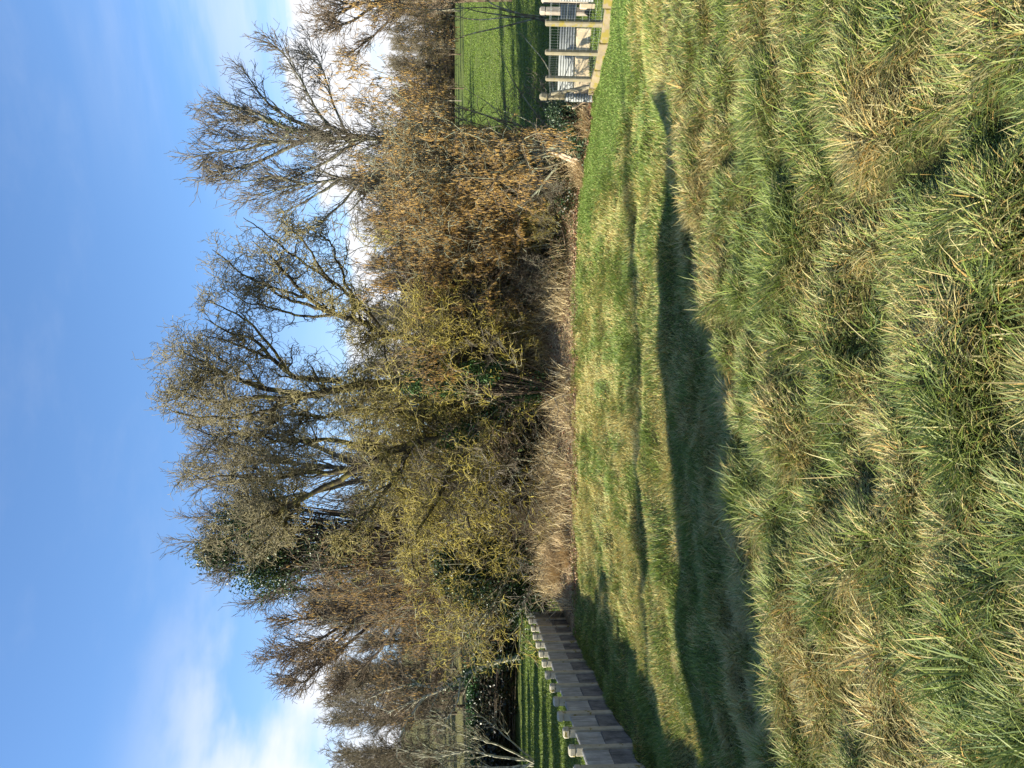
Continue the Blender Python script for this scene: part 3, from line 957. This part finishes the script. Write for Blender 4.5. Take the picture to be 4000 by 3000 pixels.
# domed trees behind the willow
simple_tree(204, 'domed_ash_tree', 'fine-twigged bare tree with a rounded crown just left behind the willow', [
    (Q([(1120, 2180), (1130, 1800), (1160, 1500), (1180, 1250), (1200, 1000), (1210, 860), (1215, 760)], 28), .20, .01),
    (Q([(1150, 1500), (1080, 1250), (1040, 1000), (1010, 900), (1000, 800)], 28, 27), .10, .01),
    (Q([(1170, 1450), (1270, 1200), (1320, 1000), (1350, 850), (1370, 740)], 28, 28.6), .10, .01),
    (Q([(1180, 1250), (1130, 1050), (1110, 870), (1100, 760)], 28, 29), .08, .01),
    (Q([(1190, 1150), (1260, 950), (1280, 840), (1290, 750)], 28, 27.4), .08, .01),
], M_grey, M_grey_twig, 14, 10, 7, 2.5, .09, 28, .08, .0075, r1=.40)
simple_tree(205, 'ivy_clad_tree', 'bare tree choked with dark evergreen ivy left of the rounded crown', [
    (Q([(860, 2150), (870, 1800), (885, 1500), (900, 1200), (890, 1000), (870, 850), (860, 740)], 26), .2, .01),
    (Q([(885, 1500), (820, 1300), (790, 1100), (770, 950), (750, 820)], 26, 25.5), .10, .01),
    (Q([(900, 1250), (960, 1080), (980, 900), (985, 740)], 26, 26.6), .10, .01),
    (Q([(880, 1350), (760, 1200), (690, 1080), (640, 960)], 26, 26.6), .07, .01),
], M_brown, M_grey_twig, 14, 9, 6, 2, .07, 30, .10, .007, ivy=0, r1=.36)


def leaf_crown(seed, name, label, blobs, n, cols, size=.09, cat_='shrub', trunk_r=.08, M_t=None, spread=.17):
    """blobs: (centre xyz, radii xyz); leaves sit toward the outside in clumps on stems"""
    rg = np.random.default_rng(seed)
    c0 = np.array(blobs[0][0]); o = np.array((c0[0], c0[1], float(ground_h(c0[0], c0[1]))))
    t = thing(name, label, cat_, tuple(o))
    pts, st = [], []
    for c, r in blobs:
        c, r = np.array(c), np.array(r)
        k = max(40, int(60 * r.prod() ** .6))
        d = unit(rg.normal(size=(k, 3))); cc = c + d * r * (rg.uniform(.35, 1.05, (k, 1)))
        for q in cc: st.append(limb([o + rg.normal(0, .1, 3) * (1, 1, 0), (o + q) / 2 + rg.normal(0, .2, 3), q], trunk_r * .35, .006, 8))
        m = int(n / len(blobs) / k)
        pts.append((cc[:, None, :] + rg.normal(0, 1, (k, m, 3)) * r * spread).reshape(-1, 3))
    b = Bag(); tubes(b, *pack(st)[::2], 4, rg); b.build('stems', M_t or M_brown, t, origin=o)
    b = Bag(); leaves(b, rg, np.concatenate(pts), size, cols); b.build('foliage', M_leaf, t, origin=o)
    return t


IVY = [(.018, .045, .012), (.028, .065, .018), (.045, .09, .022)]
leaf_crown(301, 'ivy_thicket', 'dark green ivy mass high in the crown left of centre', [
    (PX(850, 1080, 26), (1.1, .8, 1.0)), (PX(960, 960, 26), (.8, .7, .9)), (PX(780, 1040, 25.8), (.7, .6, .9)), (PX(1020, 1050, 26), (.6, .6, .8)), (PX(870, 1300, 26), (.9, .8, 1.3)), (PX(840, 850, 26), (.5, .5, .6))], 24000, IVY + [(.07, .10, .03), (.10, .12, .05)], .08, 'ivy', spread=.36)
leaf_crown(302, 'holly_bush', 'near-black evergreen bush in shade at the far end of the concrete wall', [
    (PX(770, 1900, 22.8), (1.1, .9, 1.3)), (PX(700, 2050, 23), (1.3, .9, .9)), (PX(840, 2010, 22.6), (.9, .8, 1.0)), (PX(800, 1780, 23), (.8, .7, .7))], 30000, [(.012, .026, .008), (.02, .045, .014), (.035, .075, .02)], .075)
leaf_crown(303, 'laurel_bush', 'mid-green leafy bush seen through the willow stems', [
    (PX(1010, 1860, 25), (1.0, .8, .9)), (PX(1150, 1950, 25), (1.2, .8, .9))], 14000, [(.03, .08, .02), (.045, .11, .03)], .08)
leaf_crown(304, 'laurel_bush', 'green leafy bush behind the gap right of the main willow trunk', [
    (PX(1780, 1850, 26), (1.0, .9, 1.1)), (PX(1880, 1750, 26), (.9, .8, .8))], 12000, [(.03, .08, .02), (.05, .12, .03)], .08)
leaf_crown(305, 'ivy_bush', 'low ivy bush beside the fence corner at the hedge foot', [
    (PX(2540, 2220, 17.6), (.55, .4, .45)), (PX(2470, 2260, 17.9), (.5, .4, .35))], 7000, [(.03, .06, .02), (.06, .10, .045), (.10, .14, .08)], .05)
leaf_crown(306, 'ivy_bush', 'ivy clump on the lower trunk foot of the central willow', [
    (PX(1480, 2060, 20.5), (.5, .3, .6)), (PX(1500, 1720, 20.5), (.35, .25, 1.2)), (PX(1540, 1900, 20.5), (.45, .25, .7))], 9000, [(.03, .07, .02), (.06, .13, .035), (.10, .17, .06)], .06)


def clipped(lv, keep=.03, rg=np.random.default_rng(9)):
    # the fence gap: branches are kept cut back below about three metres in front of the upper field
    p = lv[0].mean(1)
    q = p[:, 0] / p[:, 1]
    bad = (q > .345) & (p[:, 2] < CAM_Z + (.02 + .10 * (.50 - q)) * p[:, 1]) & (rg.random(len(p)) > keep)
    return lv[0][~bad], lv[1][~bad], lv[2][~bad]


# hazels with catkins: many arching stems from the foot
def hazel(seed, label, bx, by, H, spread, nst, ncat, lean=(0, 0), rt_=.0055, n1=9, n2=6, n3=4, M_w=None, lowcat=True, name='catkin_hazel'):
    rg = np.random.default_rng(seed)
    o = np.array((bx, by, float(ground_h(bx, by))))
    a = rg.uniform(0, 6.283, nst); tl = np.abs(rg.normal(0, spread, nst))
    D = np.stack([np.cos(a) * np.sin(tl) + lean[0], np.sin(a) * np.sin(tl) + lean[1], np.cos(tl)], 1)
    P = np.stack([o[0] + np.cos(a) * rg.uniform(.05, .5, nst), o[1] + np.sin(a) * rg.uniform(.05, .4, nst), np.full(nst, o[2] - .05)], 1)
    Ls = H * rg.uniform(.55, 1.1, nst)
    q = grow(rg, P, D, Ls, 14, .075, -.012)
    s = np.linspace(0, 1, 15)[None]
    r0 = rg.uniform(.02, .042, nst)[:, None]
    l0 = (q, Ls, r0 * (1 - s) + .007 * s)
    bad = ((q[:, :, 0] / q[:, :, 1] > .375) & (q[:, :, 2] < CAM_Z + .02 * q[:, :, 1]) & (q[:, :, 2] > .9)).any(1) & (rg.random(nst) > .15)
    l0 = tuple(v[~bad] for v in l0)
    l1 = spawn(rg, l0, n1, .15, 1, 42, 16, .36, .5, rt_ * 1.4, 8, .16, .0, .2, .02, .6)
    l1 = clipped(l1)
    l2 = spawn(rg, l1, n2, .1, 1, 42, 16, .5, .6, rt_ * 1.1, 6, .18, .0, .3, .012, .3)
    l2 = clipped(l2)
    l3 = spawn(rg, l2, n3, .1, 1, 42, 18, .62, .8, rt_, 4, .2, 0, .2, .009, .2)
    l3 = clipped(l3)
    t = thing(name, label, 'shrub', tuple(o))
    b = Bag(); tubes(b, *l0[::2], 6, rg); tubes(b, *l1[::2], 4, rg); b.build('stems', M_hazel, t, origin=o)
    b = Bag(); tubes(b, *l2[::2], 3, rg); tubes(b, *l3[::2], 3, rg); b.build('twigs', M_w or M_brown_twig, t, origin=o)
    if ncat:
        b = Bag(); catkins(b, rg, cat_lv((l3[0], l3[1], l3[2]), (l2[0][:, :5], l2[1], l2[2][:, :5])), int(min(ncat, 5.0 * len(l3[0])))); b.build('catkins', M_catkin, t, origin=o)
    return t


hazel(401, 'broad hazel full of tan catkins nearest the willow, drooping to the lawn', 4.3, 20.9, 4.4, .34, 24, 32000)
hazel(402, 'large hazel with many pale lichened stems and catkins in the hedge middle right', 5.8, 20.8, 4.6, .42, 30, 9000, M_w=M_hazel)
hazel(403, 'hazel with orange catkins arching over the green field toward the frame edge', 6.7, 21.4, 5.3, .34, 24, 25000, (.40, 0))
hazel(404, 'rusty catkin hazel at the far right frame edge', 12.4, 25.5, 5.6, .36, 34, 46000, (-.1, 0))
hazel(405, 'distant rusty hazel left of the ivy covered crown', -7.3, 27, 8.2, .22, 16, 9000, (.05, 0))
hazel(406, 'back hazel with sparse catkins behind the pale lichened stems', 6.9, 24.5, 5.2, .36, 22, 10000, M_w=M_grey_twig)
hazel(407, 'catkin hazel filling the hedge behind the willow side', 5.0, 23.5, 5.0, .38, 22, 18000)
hazel(408, 'low hazel spray by the fence corner over the brambles', 6.1, 18.9, 3.2, .6, 14, 5000, (.1, 0), n1=7, n2=5, n3=3)

# thickets without catkins along the hedge foot
thk = []
labels = ['dense grey-brown bare thicket under the willow']
for i, (bx, by, H, sp) in enumerate([(-4.6, 22.4, 3.4, .5), (-2.6, 22.2, 3.8, .6), (-.9, 22.4, 3.6, .55), (.9, 22.2, 3.2, .6), (2.4, 22.4, 3.2, .55)]):
    t = hazel(500 + i, 'dense tangle of bare yellow-grey shoots at the foot of the willow', bx, by, H, sp, 22, 0, n1=8, n2=5, n3=3, M_w=(M_willow_twig, M_grey_twig, M_willow_twig, M_brown_twig, M_grey_twig)[i], name='bare_thicket')
    t['group'] = 'bare thickets along the willow foot'; thk.append(t)
for i, (bx, by, sc, rz) in enumerate([(-5.8, 23.6, 1.15, 1), (-3.6, 24, 1.3, 2), (-1.6, 23.8, 1.25, 3), (.4, 24.2, 1.3, 4), (2.4, 24.2, 1.2, 5), (4.4, 22.4, .8, .5), (6.2, 22.3, .85, 1.7),
                                      (-5, 27, 1.5, 2.2), (-2.4, 27.5, 1.6, .4), (.4, 27.2, 1.5, 1.1), (3.2, 27.6, 1.6, 3.1), (6, 28, 1.5, 4.1), (5.2, 21.2, .5, .3), (3.4, 21.4, .5, 2.0), (3.0, 20.9, .42, .7), (4.2, 20.3, .36, 2.9), (5.3, 19.6, .34, 4.4), (1.7, 21.3, .42, 5.1), (-3.9, 21.4, .4, 1.1), (4.9, 20.6, .42, 1.9)]):
    dup(thk[i % 5], (bx, by, float(ground_h(bx, by))), rz, sc)
for i, (u, v, d, label) in enumerate([(1300, 2100, 22, 0), (1650, 2110, 22, 0), (1130, 2080, 22.2, 0), (1950, 2130, 21.4, 0), (2130, 2215, 20.4, 0), (2420, 2190, 19.6, 0), (2270, 2235, 19.9, 0), (2000, 2225, 20.5, 0), (2350, 2225, 19.4, 0)]):
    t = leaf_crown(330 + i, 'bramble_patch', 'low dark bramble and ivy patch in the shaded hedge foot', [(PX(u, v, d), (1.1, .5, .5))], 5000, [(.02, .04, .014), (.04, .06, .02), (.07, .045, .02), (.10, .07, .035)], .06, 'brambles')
    t['group'] = 'bramble patches in the hedge foot'

# ------------------------------------------------------------------ left background trees and shrubs
simple_tree(601, 'fan_branched_tree', 'dark bare tree fanning its limbs leftward over the far field', [
    (Q([(650, 2060), (640, 1900), (640, 1700), (635, 1550), (595, 1403), (520, 1280), (450, 1150), (400, 1040)], 31), .2, .012),
    (Q([(640, 1560), (560, 1450), (470, 1340), (380, 1240), (290, 1150)], 31, 30), .11, .01),
    (Q([(635, 1600), (540, 1540), (440, 1470), (360, 1380), (300, 1300)], 31, 32), .09, .01),
    (Q([(620, 1480), (610, 1320), (585, 1200), (570, 1120), (545, 1040)], 31, 31.5), .10, .01),
    (Q([(640, 1500), (690, 1330), (700, 1180), (690, 1090), (680, 1010)], 31, 32), .10, .01),
    (Q([(640, 1650), (540, 1640), (430, 1680), (350, 1750)], 31, 30), .06, .01),
    (Q([(600, 1420), (500, 1330), (430, 1250), (330, 1090)], 31, 32.5), .07, .01),
], M_brown, M_brown_twig, 14, 9, 6, 2, .05, 30, .10, .0085, r1=.36, t0=.3)
simple_tree(602, 'leaning_tree', 'leaning ivy-necked tree with a pale lower trunk beyond the wall', [
    (Q([(433, 2030), (417, 1949), (395, 1878), (363, 1813), (309, 1743), (281, 1661), (240, 1560), (180, 1460)], 40), .13, .015),
    (Q([(309, 1743), (330, 1620), (300, 1500), (250, 1400)], 40, 41), .09, .01),
    (Q([(281, 1661), (200, 1600), (120, 1560), (40, 1540)], 40, 39), .08, .01),
    (Q([(350, 1800), (260, 1790), (180, 1740), (100, 1720)], 40, 39), .06, .01),
], M_pale, M_brown_twig, 10, 7, 4, 0, .03, 38, .12, .011, ivy=2500, r1=.4)
simple_tree(603, 'multi_stem_shrub', 'pale multi-stemmed shrub at the left frame edge above the field', [
    (Q([(30, 2085), (40, 1960), (70, 1830), (40, 1700), (60, 1560)], 30), .06, .01),
    (Q([(20, 2085), (90, 1950), (130, 1800), (190, 1690)], 30, 29), .05, .008),
    (Q([(10, 2085), (0, 1900), (-20, 1750), (10, 1600)], 30, 31), .05, .008),
    (Q([(30, 2085), (110, 1990), (190, 1900), (250, 1800)], 30, 30.5), .04, .008),
    (Q([(20, 2085), (-40, 1950), (-80, 1800), (-100, 1680)], 30), .05, .008),
], M_pale, M_hazel, 9, 6, 4, 0, .05, 26, .07, .008, r1=.45, cat_name='shrub')
simple_tree(604, 'white_stem_shrub', 'shrub with three whitish lichened stems behind the far wall posts', [
    (Q([(629, 2060), (650, 1980), (667, 1900), (662, 1840), (630, 1790)], 31), .055, .01),
    (Q([(625, 2060), (620, 1960), (590, 1860), (570, 1790)], 31, 31.5), .05, .01),
    (Q([(630, 2060), (640, 1960), (632, 1880), (640, 1800)], 31, 30.6), .05, .01),
    (Q([(640, 2060), (700, 1980), (730, 1900)], 31, 30.6), .035, .01),
], M_pale, M_hazel, 8, 6, 4, 0, .04, 32, .12, .007, r1=.5, cat_name='shrub')
# extra small crown at the right frame edge
simple_tree(605, 'round_bare_tree', 'dark bare round crown above the rusty hazel at the right frame edge', [
    (Q([(3010, 2000), (3000, 1700), (2990, 1480), (2985, 1350), (2980, 1230)], 34), .18, .012),
    (Q([(2990, 1480), (2920, 1380), (2890, 1300), (2870, 1260)], 34, 33), .08, .01),
    (Q([(2990, 1450), (3060, 1350), (3100, 1250)], 34, 35), .08, .01),
    (Q([(2990, 1420), (2950, 1320), (2935, 1220)], 34, 35), .07, .01),
    (Q([(3000, 1600), (2860, 1460), (2800, 1380), (2760, 1330)], 34, 35), .07, .01),
], M_brown, M_brown_twig, 13, 8, 5, 2, .06, 32, .10, .009, r1=.36)

# hedge with the hollow's shade put into its leaf colours, bank beyond left field
leaf_crown(701, 'shade_toned_hedge', 'long evergreen hedge with shade in its leaf colours at the far edge of the field behind the wall', [
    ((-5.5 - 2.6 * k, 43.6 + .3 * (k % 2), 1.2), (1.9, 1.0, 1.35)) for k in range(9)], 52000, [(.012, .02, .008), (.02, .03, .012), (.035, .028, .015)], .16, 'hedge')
for i, (u, v) in enumerate([(330, 1845), (600, 1850), (90, 1860), (200, 1850)]):
    leaf_crown(710 + i, 'ivy_bush', ['bright ivy mat on the bank left of the leaning trunk', 'pale green ivy sheet on the bank behind the white stems',
               'small ivy clump on the bank at the left frame edge', 'ivy clump on the bank right of the edge shrub'][i],
               [(PX(u, v, 44.4), (2.0 if i < 2 else 1.2, .5, .45))], 6000, [(.05, .11, .03), (.08, .17, .05), (.03, .06, .02)], .12, 'ivy')

# ------------------------------------------------------------------ the wood behind everything: prototypes, then copies
def far_proto(seed, H, pale, label):
    rg = np.random.default_rng(seed)
    t = thing('bare_woodland_tree', label, 'tree', (0, 0, 0), group='bare trees of the far wood')
    h = H
    L0 = [limb([(0, 0, -.3), (rg.normal(0, .15), rg.normal(0, .15), h * .4), (rg.normal(0, .4), rg.normal(0, .4), h * .95)], .16, .03, 16)]
    P0 = pack(L0)
    l1 = spawn(rg, P0, 46, .06, 1, 36, 12, .26, .5, .024, 7, .09, .07, .35, .06, .9)
    l2 = spawn(rg, l1, 8, .12, 1, 38, 12, .45, .6, .018, 5, .12, .05, .2, .03, .6)
    l3 = spawn(rg, l2, 6, .1, 1, 38, 14, .55, .75, .015, 3, .14, .04, .2, .02, .45)
    b = Bag(); tubes(b, *P0[::2], 6, rg); b.build('trunk', M_farpale if pale else M_brown, t)
    b = Bag(); tubes(b, *l1[::2], 3, rg); tubes(b, *l2[::2], 3, rg); tubes(b, *l3[::2], 3, rg); b.build('crown', M_far, t)
    return t


WL = 'fine-twigged bare brown tree in the wood beyond the fields'
protos = [far_proto(801 + k, 13 + k % 3, k % 2 == 0, WL) for k in range(5)]
rg = np.random.default_rng(77)
cnt = 0
spots = []
for row, y0 in ((6, 83), (7, 88), (8, 94)):
    for xx in np.arange(.2 * y0, .60 * y0, 2.2): spots.append((xx + rg.normal(0, .5), y0 + rg.normal(0, 1), row))
for row, y0 in enumerate((49, 53, 58, 64, 71, 80)):
    xs = np.arange(-.62 * y0 - 4, .62 * y0 + 6, 2.6 + row * .4)
    for xx in xs:
        spots.append((xx + rg.normal(0, .8), y0 + rg.normal(0, 1.4), row))
for k, (xx, yy, row) in enumerate(spots):
    q = xx / yy
    # tree-top line of the photograph, as a height at this distance
    vt = np.interp(q, [-.56, -.45, -.36, -.27, -.2, 0, .2, .3, .5, .6], [1330, 1290, 1330, 1180, 1350, 1430, 1470, 1500, 1400, 1350])
    if q > -.12 and row < 1: continue
    zt = CAM_Z + (1850 - vt) / FPX * yy
    g0 = float(ground_h(xx, yy))
    H = (zt - g0) * rg.uniform(.82, 1.04)
    if q > .30: H *= .75 if yy > 60 else 0
    if H < 3: continue
    p0 = protos[k % 5]
    sc = H / (13 + (k % 5) % 3) * .97
    if cnt < 5 and k % 5 == cnt:
        p0.location = (xx, yy, g0); p0.rotation_euler = (0, 0, rg.uniform(0, 6)); p0.scale = (sc, sc, sc); cnt += 1
    else:
        dup(p0, (xx, yy, g0), rg.uniform(0, 6.28), (sc, sc, sc * rg.uniform(.95, 1.05)))
# off-frame trees on the left that stripe the field with shadow
for k, (xx, yy) in enumerate([(-15, 14), (-17, 17), (-15.5, 20), (-19, 23), (-17, 26), (-21, 29), (-20, 33), (-23, 37), (-25, 41), (-27, 44), (-22, 20), (-24, 26)]):
    dup(protos[k % 5], (xx, yy, float(ground_h(xx, yy))), k * 1.3, .42, label=None)
sh = leaf_crown(790, 'laurel_bush', 'unseen laurel clump added left of the field for its shade', [((-19, 22, 2.2), (1.5, 1.2, 2.2)), ((-19, 22.5, 3.6), (1.1, 1.0, 1.5))], 15000, IVY, .2)  # unseen laurels added to deepen the shadow stripes on the field
sh['group'] = 'unseen laurels added to shade the field'
for k, (xx, yy) in enumerate([(-17.5, 15.2), (-20, 26), (-19, 18.3), (-23, 30), (-22, 34.5), (-24, 38.5), (-26, 42), (-14.5, 12.2), (-28, 36)]):
    dup(sh, (xx, yy, float(ground_h(xx, yy))), k * 1.1, .8 + .12 * (k % 4))
dup(protos[1], (-28, 4.6, float(ground_h(-28, 4.6))), .4, (.45, .38, 1.3))  # this and the next: unseen trees added, stretched to throw a soft second shadow
dup(protos[3], (-29.5, 4.3, float(ground_h(-29, 4.3))), 2.4, (.4, .35, 1.25))
# and on the right, over the upper field
for k, (xx, yy) in enumerate([(7.5, 36), (9, 33)]):
    dup(protos[k % 5], (xx, yy, float(ground_h(xx, yy))), k * 1.7, .55, label=None)

leaf_crown(730, 'field_hedge', 'brown leafless hedge along the top of the green field behind the fence', [
    ((23 + 4.2 * k, 82 + .8 * (k % 2), float(ground_h(23 + 4.2 * k, 82)) + 1.4), (2.8, 1.2, 1.9)) for k in range(8)], 30000, [(.10, .07, .04), (.14, .10, .06), (.08, .075, .04)], .22, 'hedge')

# ------------------------------------------------------------------ hedge foot: dry grass, litter, logs
rg = np.random.default_rng(55)
bag = Bag(); n = 42000
x = rg.uniform(-6.4, 6.7, n); y = hedge_edge(x) + rg.uniform(0, 1, n) ** 1.2 * 2.6 + .05
k = vnoise(x, y, .5, 41) > .28; x, y = x[k], y[k]; n = len(x)
c = np.array([(.70, .56, .34), (.58, .44, .25), (.74, .62, .41), (.44, .33, .19), (.24, .25, .09)])[rg.integers(0, 5, n)] * rg.uniform(.7, 1.15, (n, 1))
blades(bag, rg, np.stack([x, y, ground_h(x, y) - .01], 1), rg.uniform(.05, .26, n), np.full(n, .013), rg.uniform(0, 6.28, n), np.abs(rg.normal(1.0, .4, n)), c, .8, False)
n = 7000
x = rg.uniform(-6.2, 6.6, n); y = hedge_edge(x) + .3 + rg.uniform(0, 1, n) * 2.2
k = vnoise(x, y, .6, 43) > .45; x, y = x[k], y[k]; n = len(x)
c = np.array([(.68, .55, .31), (.50, .39, .22), (.30, .23, .13), (.76, .64, .40)])[rg.integers(0, 4, n)]
blades(bag, rg, np.stack([x, y, ground_h(x, y) - .01], 1), rg.uniform(.3, .95, n), np.full(n, .013), rg.uniform(0, 6.28, n), np.abs(rg.normal(.2, .25, n)), c, .8, True)
tag(bag.build('dry_grass', M_dry), 'dry tan grass and dead stems along the hedge foot', 'dry grass', kind='stuff')
bag = Bag(); n = 13000
x = rg.uniform(-6.4, 6.9, n); y = hedge_edge(x) - .12 + rg.random(n) ** 3 * 2.2 - .5 * rg.random(n) ** 5
p = np.stack([x, y, ground_h(x, y) + rg.uniform(.0, .05, n)], 1)
leaves(bag, rg, p, .055, [(.26, .12, .06), (.20, .11, .07), (.34, .23, .14), (.14, .09, .05), (.44, .32, .21)], .5)
tag(bag.build('leaf_litter', M_dry), 'reddish brown fallen leaves along the lawn edge', 'fallen leaves', kind='stuff')


def straw_tuft(x, y, h, label):
    r2 = np.random.default_rng(int(abs(x * 31)))
    o = thing('dry_grass_clump', label, 'dry grass clump', (x, y, float(ground_h(x, y))))
    b = Bag(); nb = 750; a = r2.uniform(0, 6.28, nb); rr = r2.random(nb)
    c = np.array([(.50, .37, .20), (.40, .28, .15), (.58, .46, .28)])[r2.integers(0, 3, nb)]
    blades(b, r2, np.stack([np.cos(a) * rr * .55, np.sin(a) * rr * .3, np.zeros(nb)], 1), h * r2.uniform(.2, 1.2, nb), np.full(nb, .011), a * 1.3 + .5, np.abs(r2.normal(.3, .5, nb)), c, .9, True)
    b.build('stems', M_dry, o)


straw_tuft(-4.45, 20.1, .62, 'tall tan dry grass clump at the hedge end by the dark bush')
straw_tuft(-4.95, 20.6, .8, 'half-shaded dry reed clump beside the dark bush')
straw_tuft(6.3, 17.3, .45, 'flattened dry grass clump near the fence corner')
straw_tuft(5.4, 18.2, .5, 'dry grass clump heaped round the broken logs')
M_log = bark('split_wood', [(.3, (.20, .13, .08)), (.5, (.42, .32, .22)), (.7, (.58, .48, .36))], 8)
for (l_, r_, lab) in [((Q([(2405, 2160), (2365, 2250)], 18.3)), .055, 'weathered broken log leaning out of the hedge foot'),
                      ((Q([(2400, 2195), (2375, 2262)], 18.0)), .04, 'pale split log lying against the weathered log'),
                      ((Q([(2578, 2238), (2606, 2288)], 17.0)), .028, 'short bare pale stick near the fence corner post')]:
    lb = limb(l_, r_, r_ * .8, 8, rg, .004); o0 = lb[0][0]
    o = thing('broken_log' if r_ > .03 else 'broken_stick', lab, 'log' if r_ > .03 else 'stick', tuple(o0))
    b = Bag(); tubes(b, lb[0][None], lb[2][None], 7, rg)
    for e in (0, -1):
        q = lb[0][e]; b.box(q, (r_ * 1.2, r_ * 1.2, r_ * 1.2), rotz(.4))
    b.build('wood', M_log, o, origin=o0)
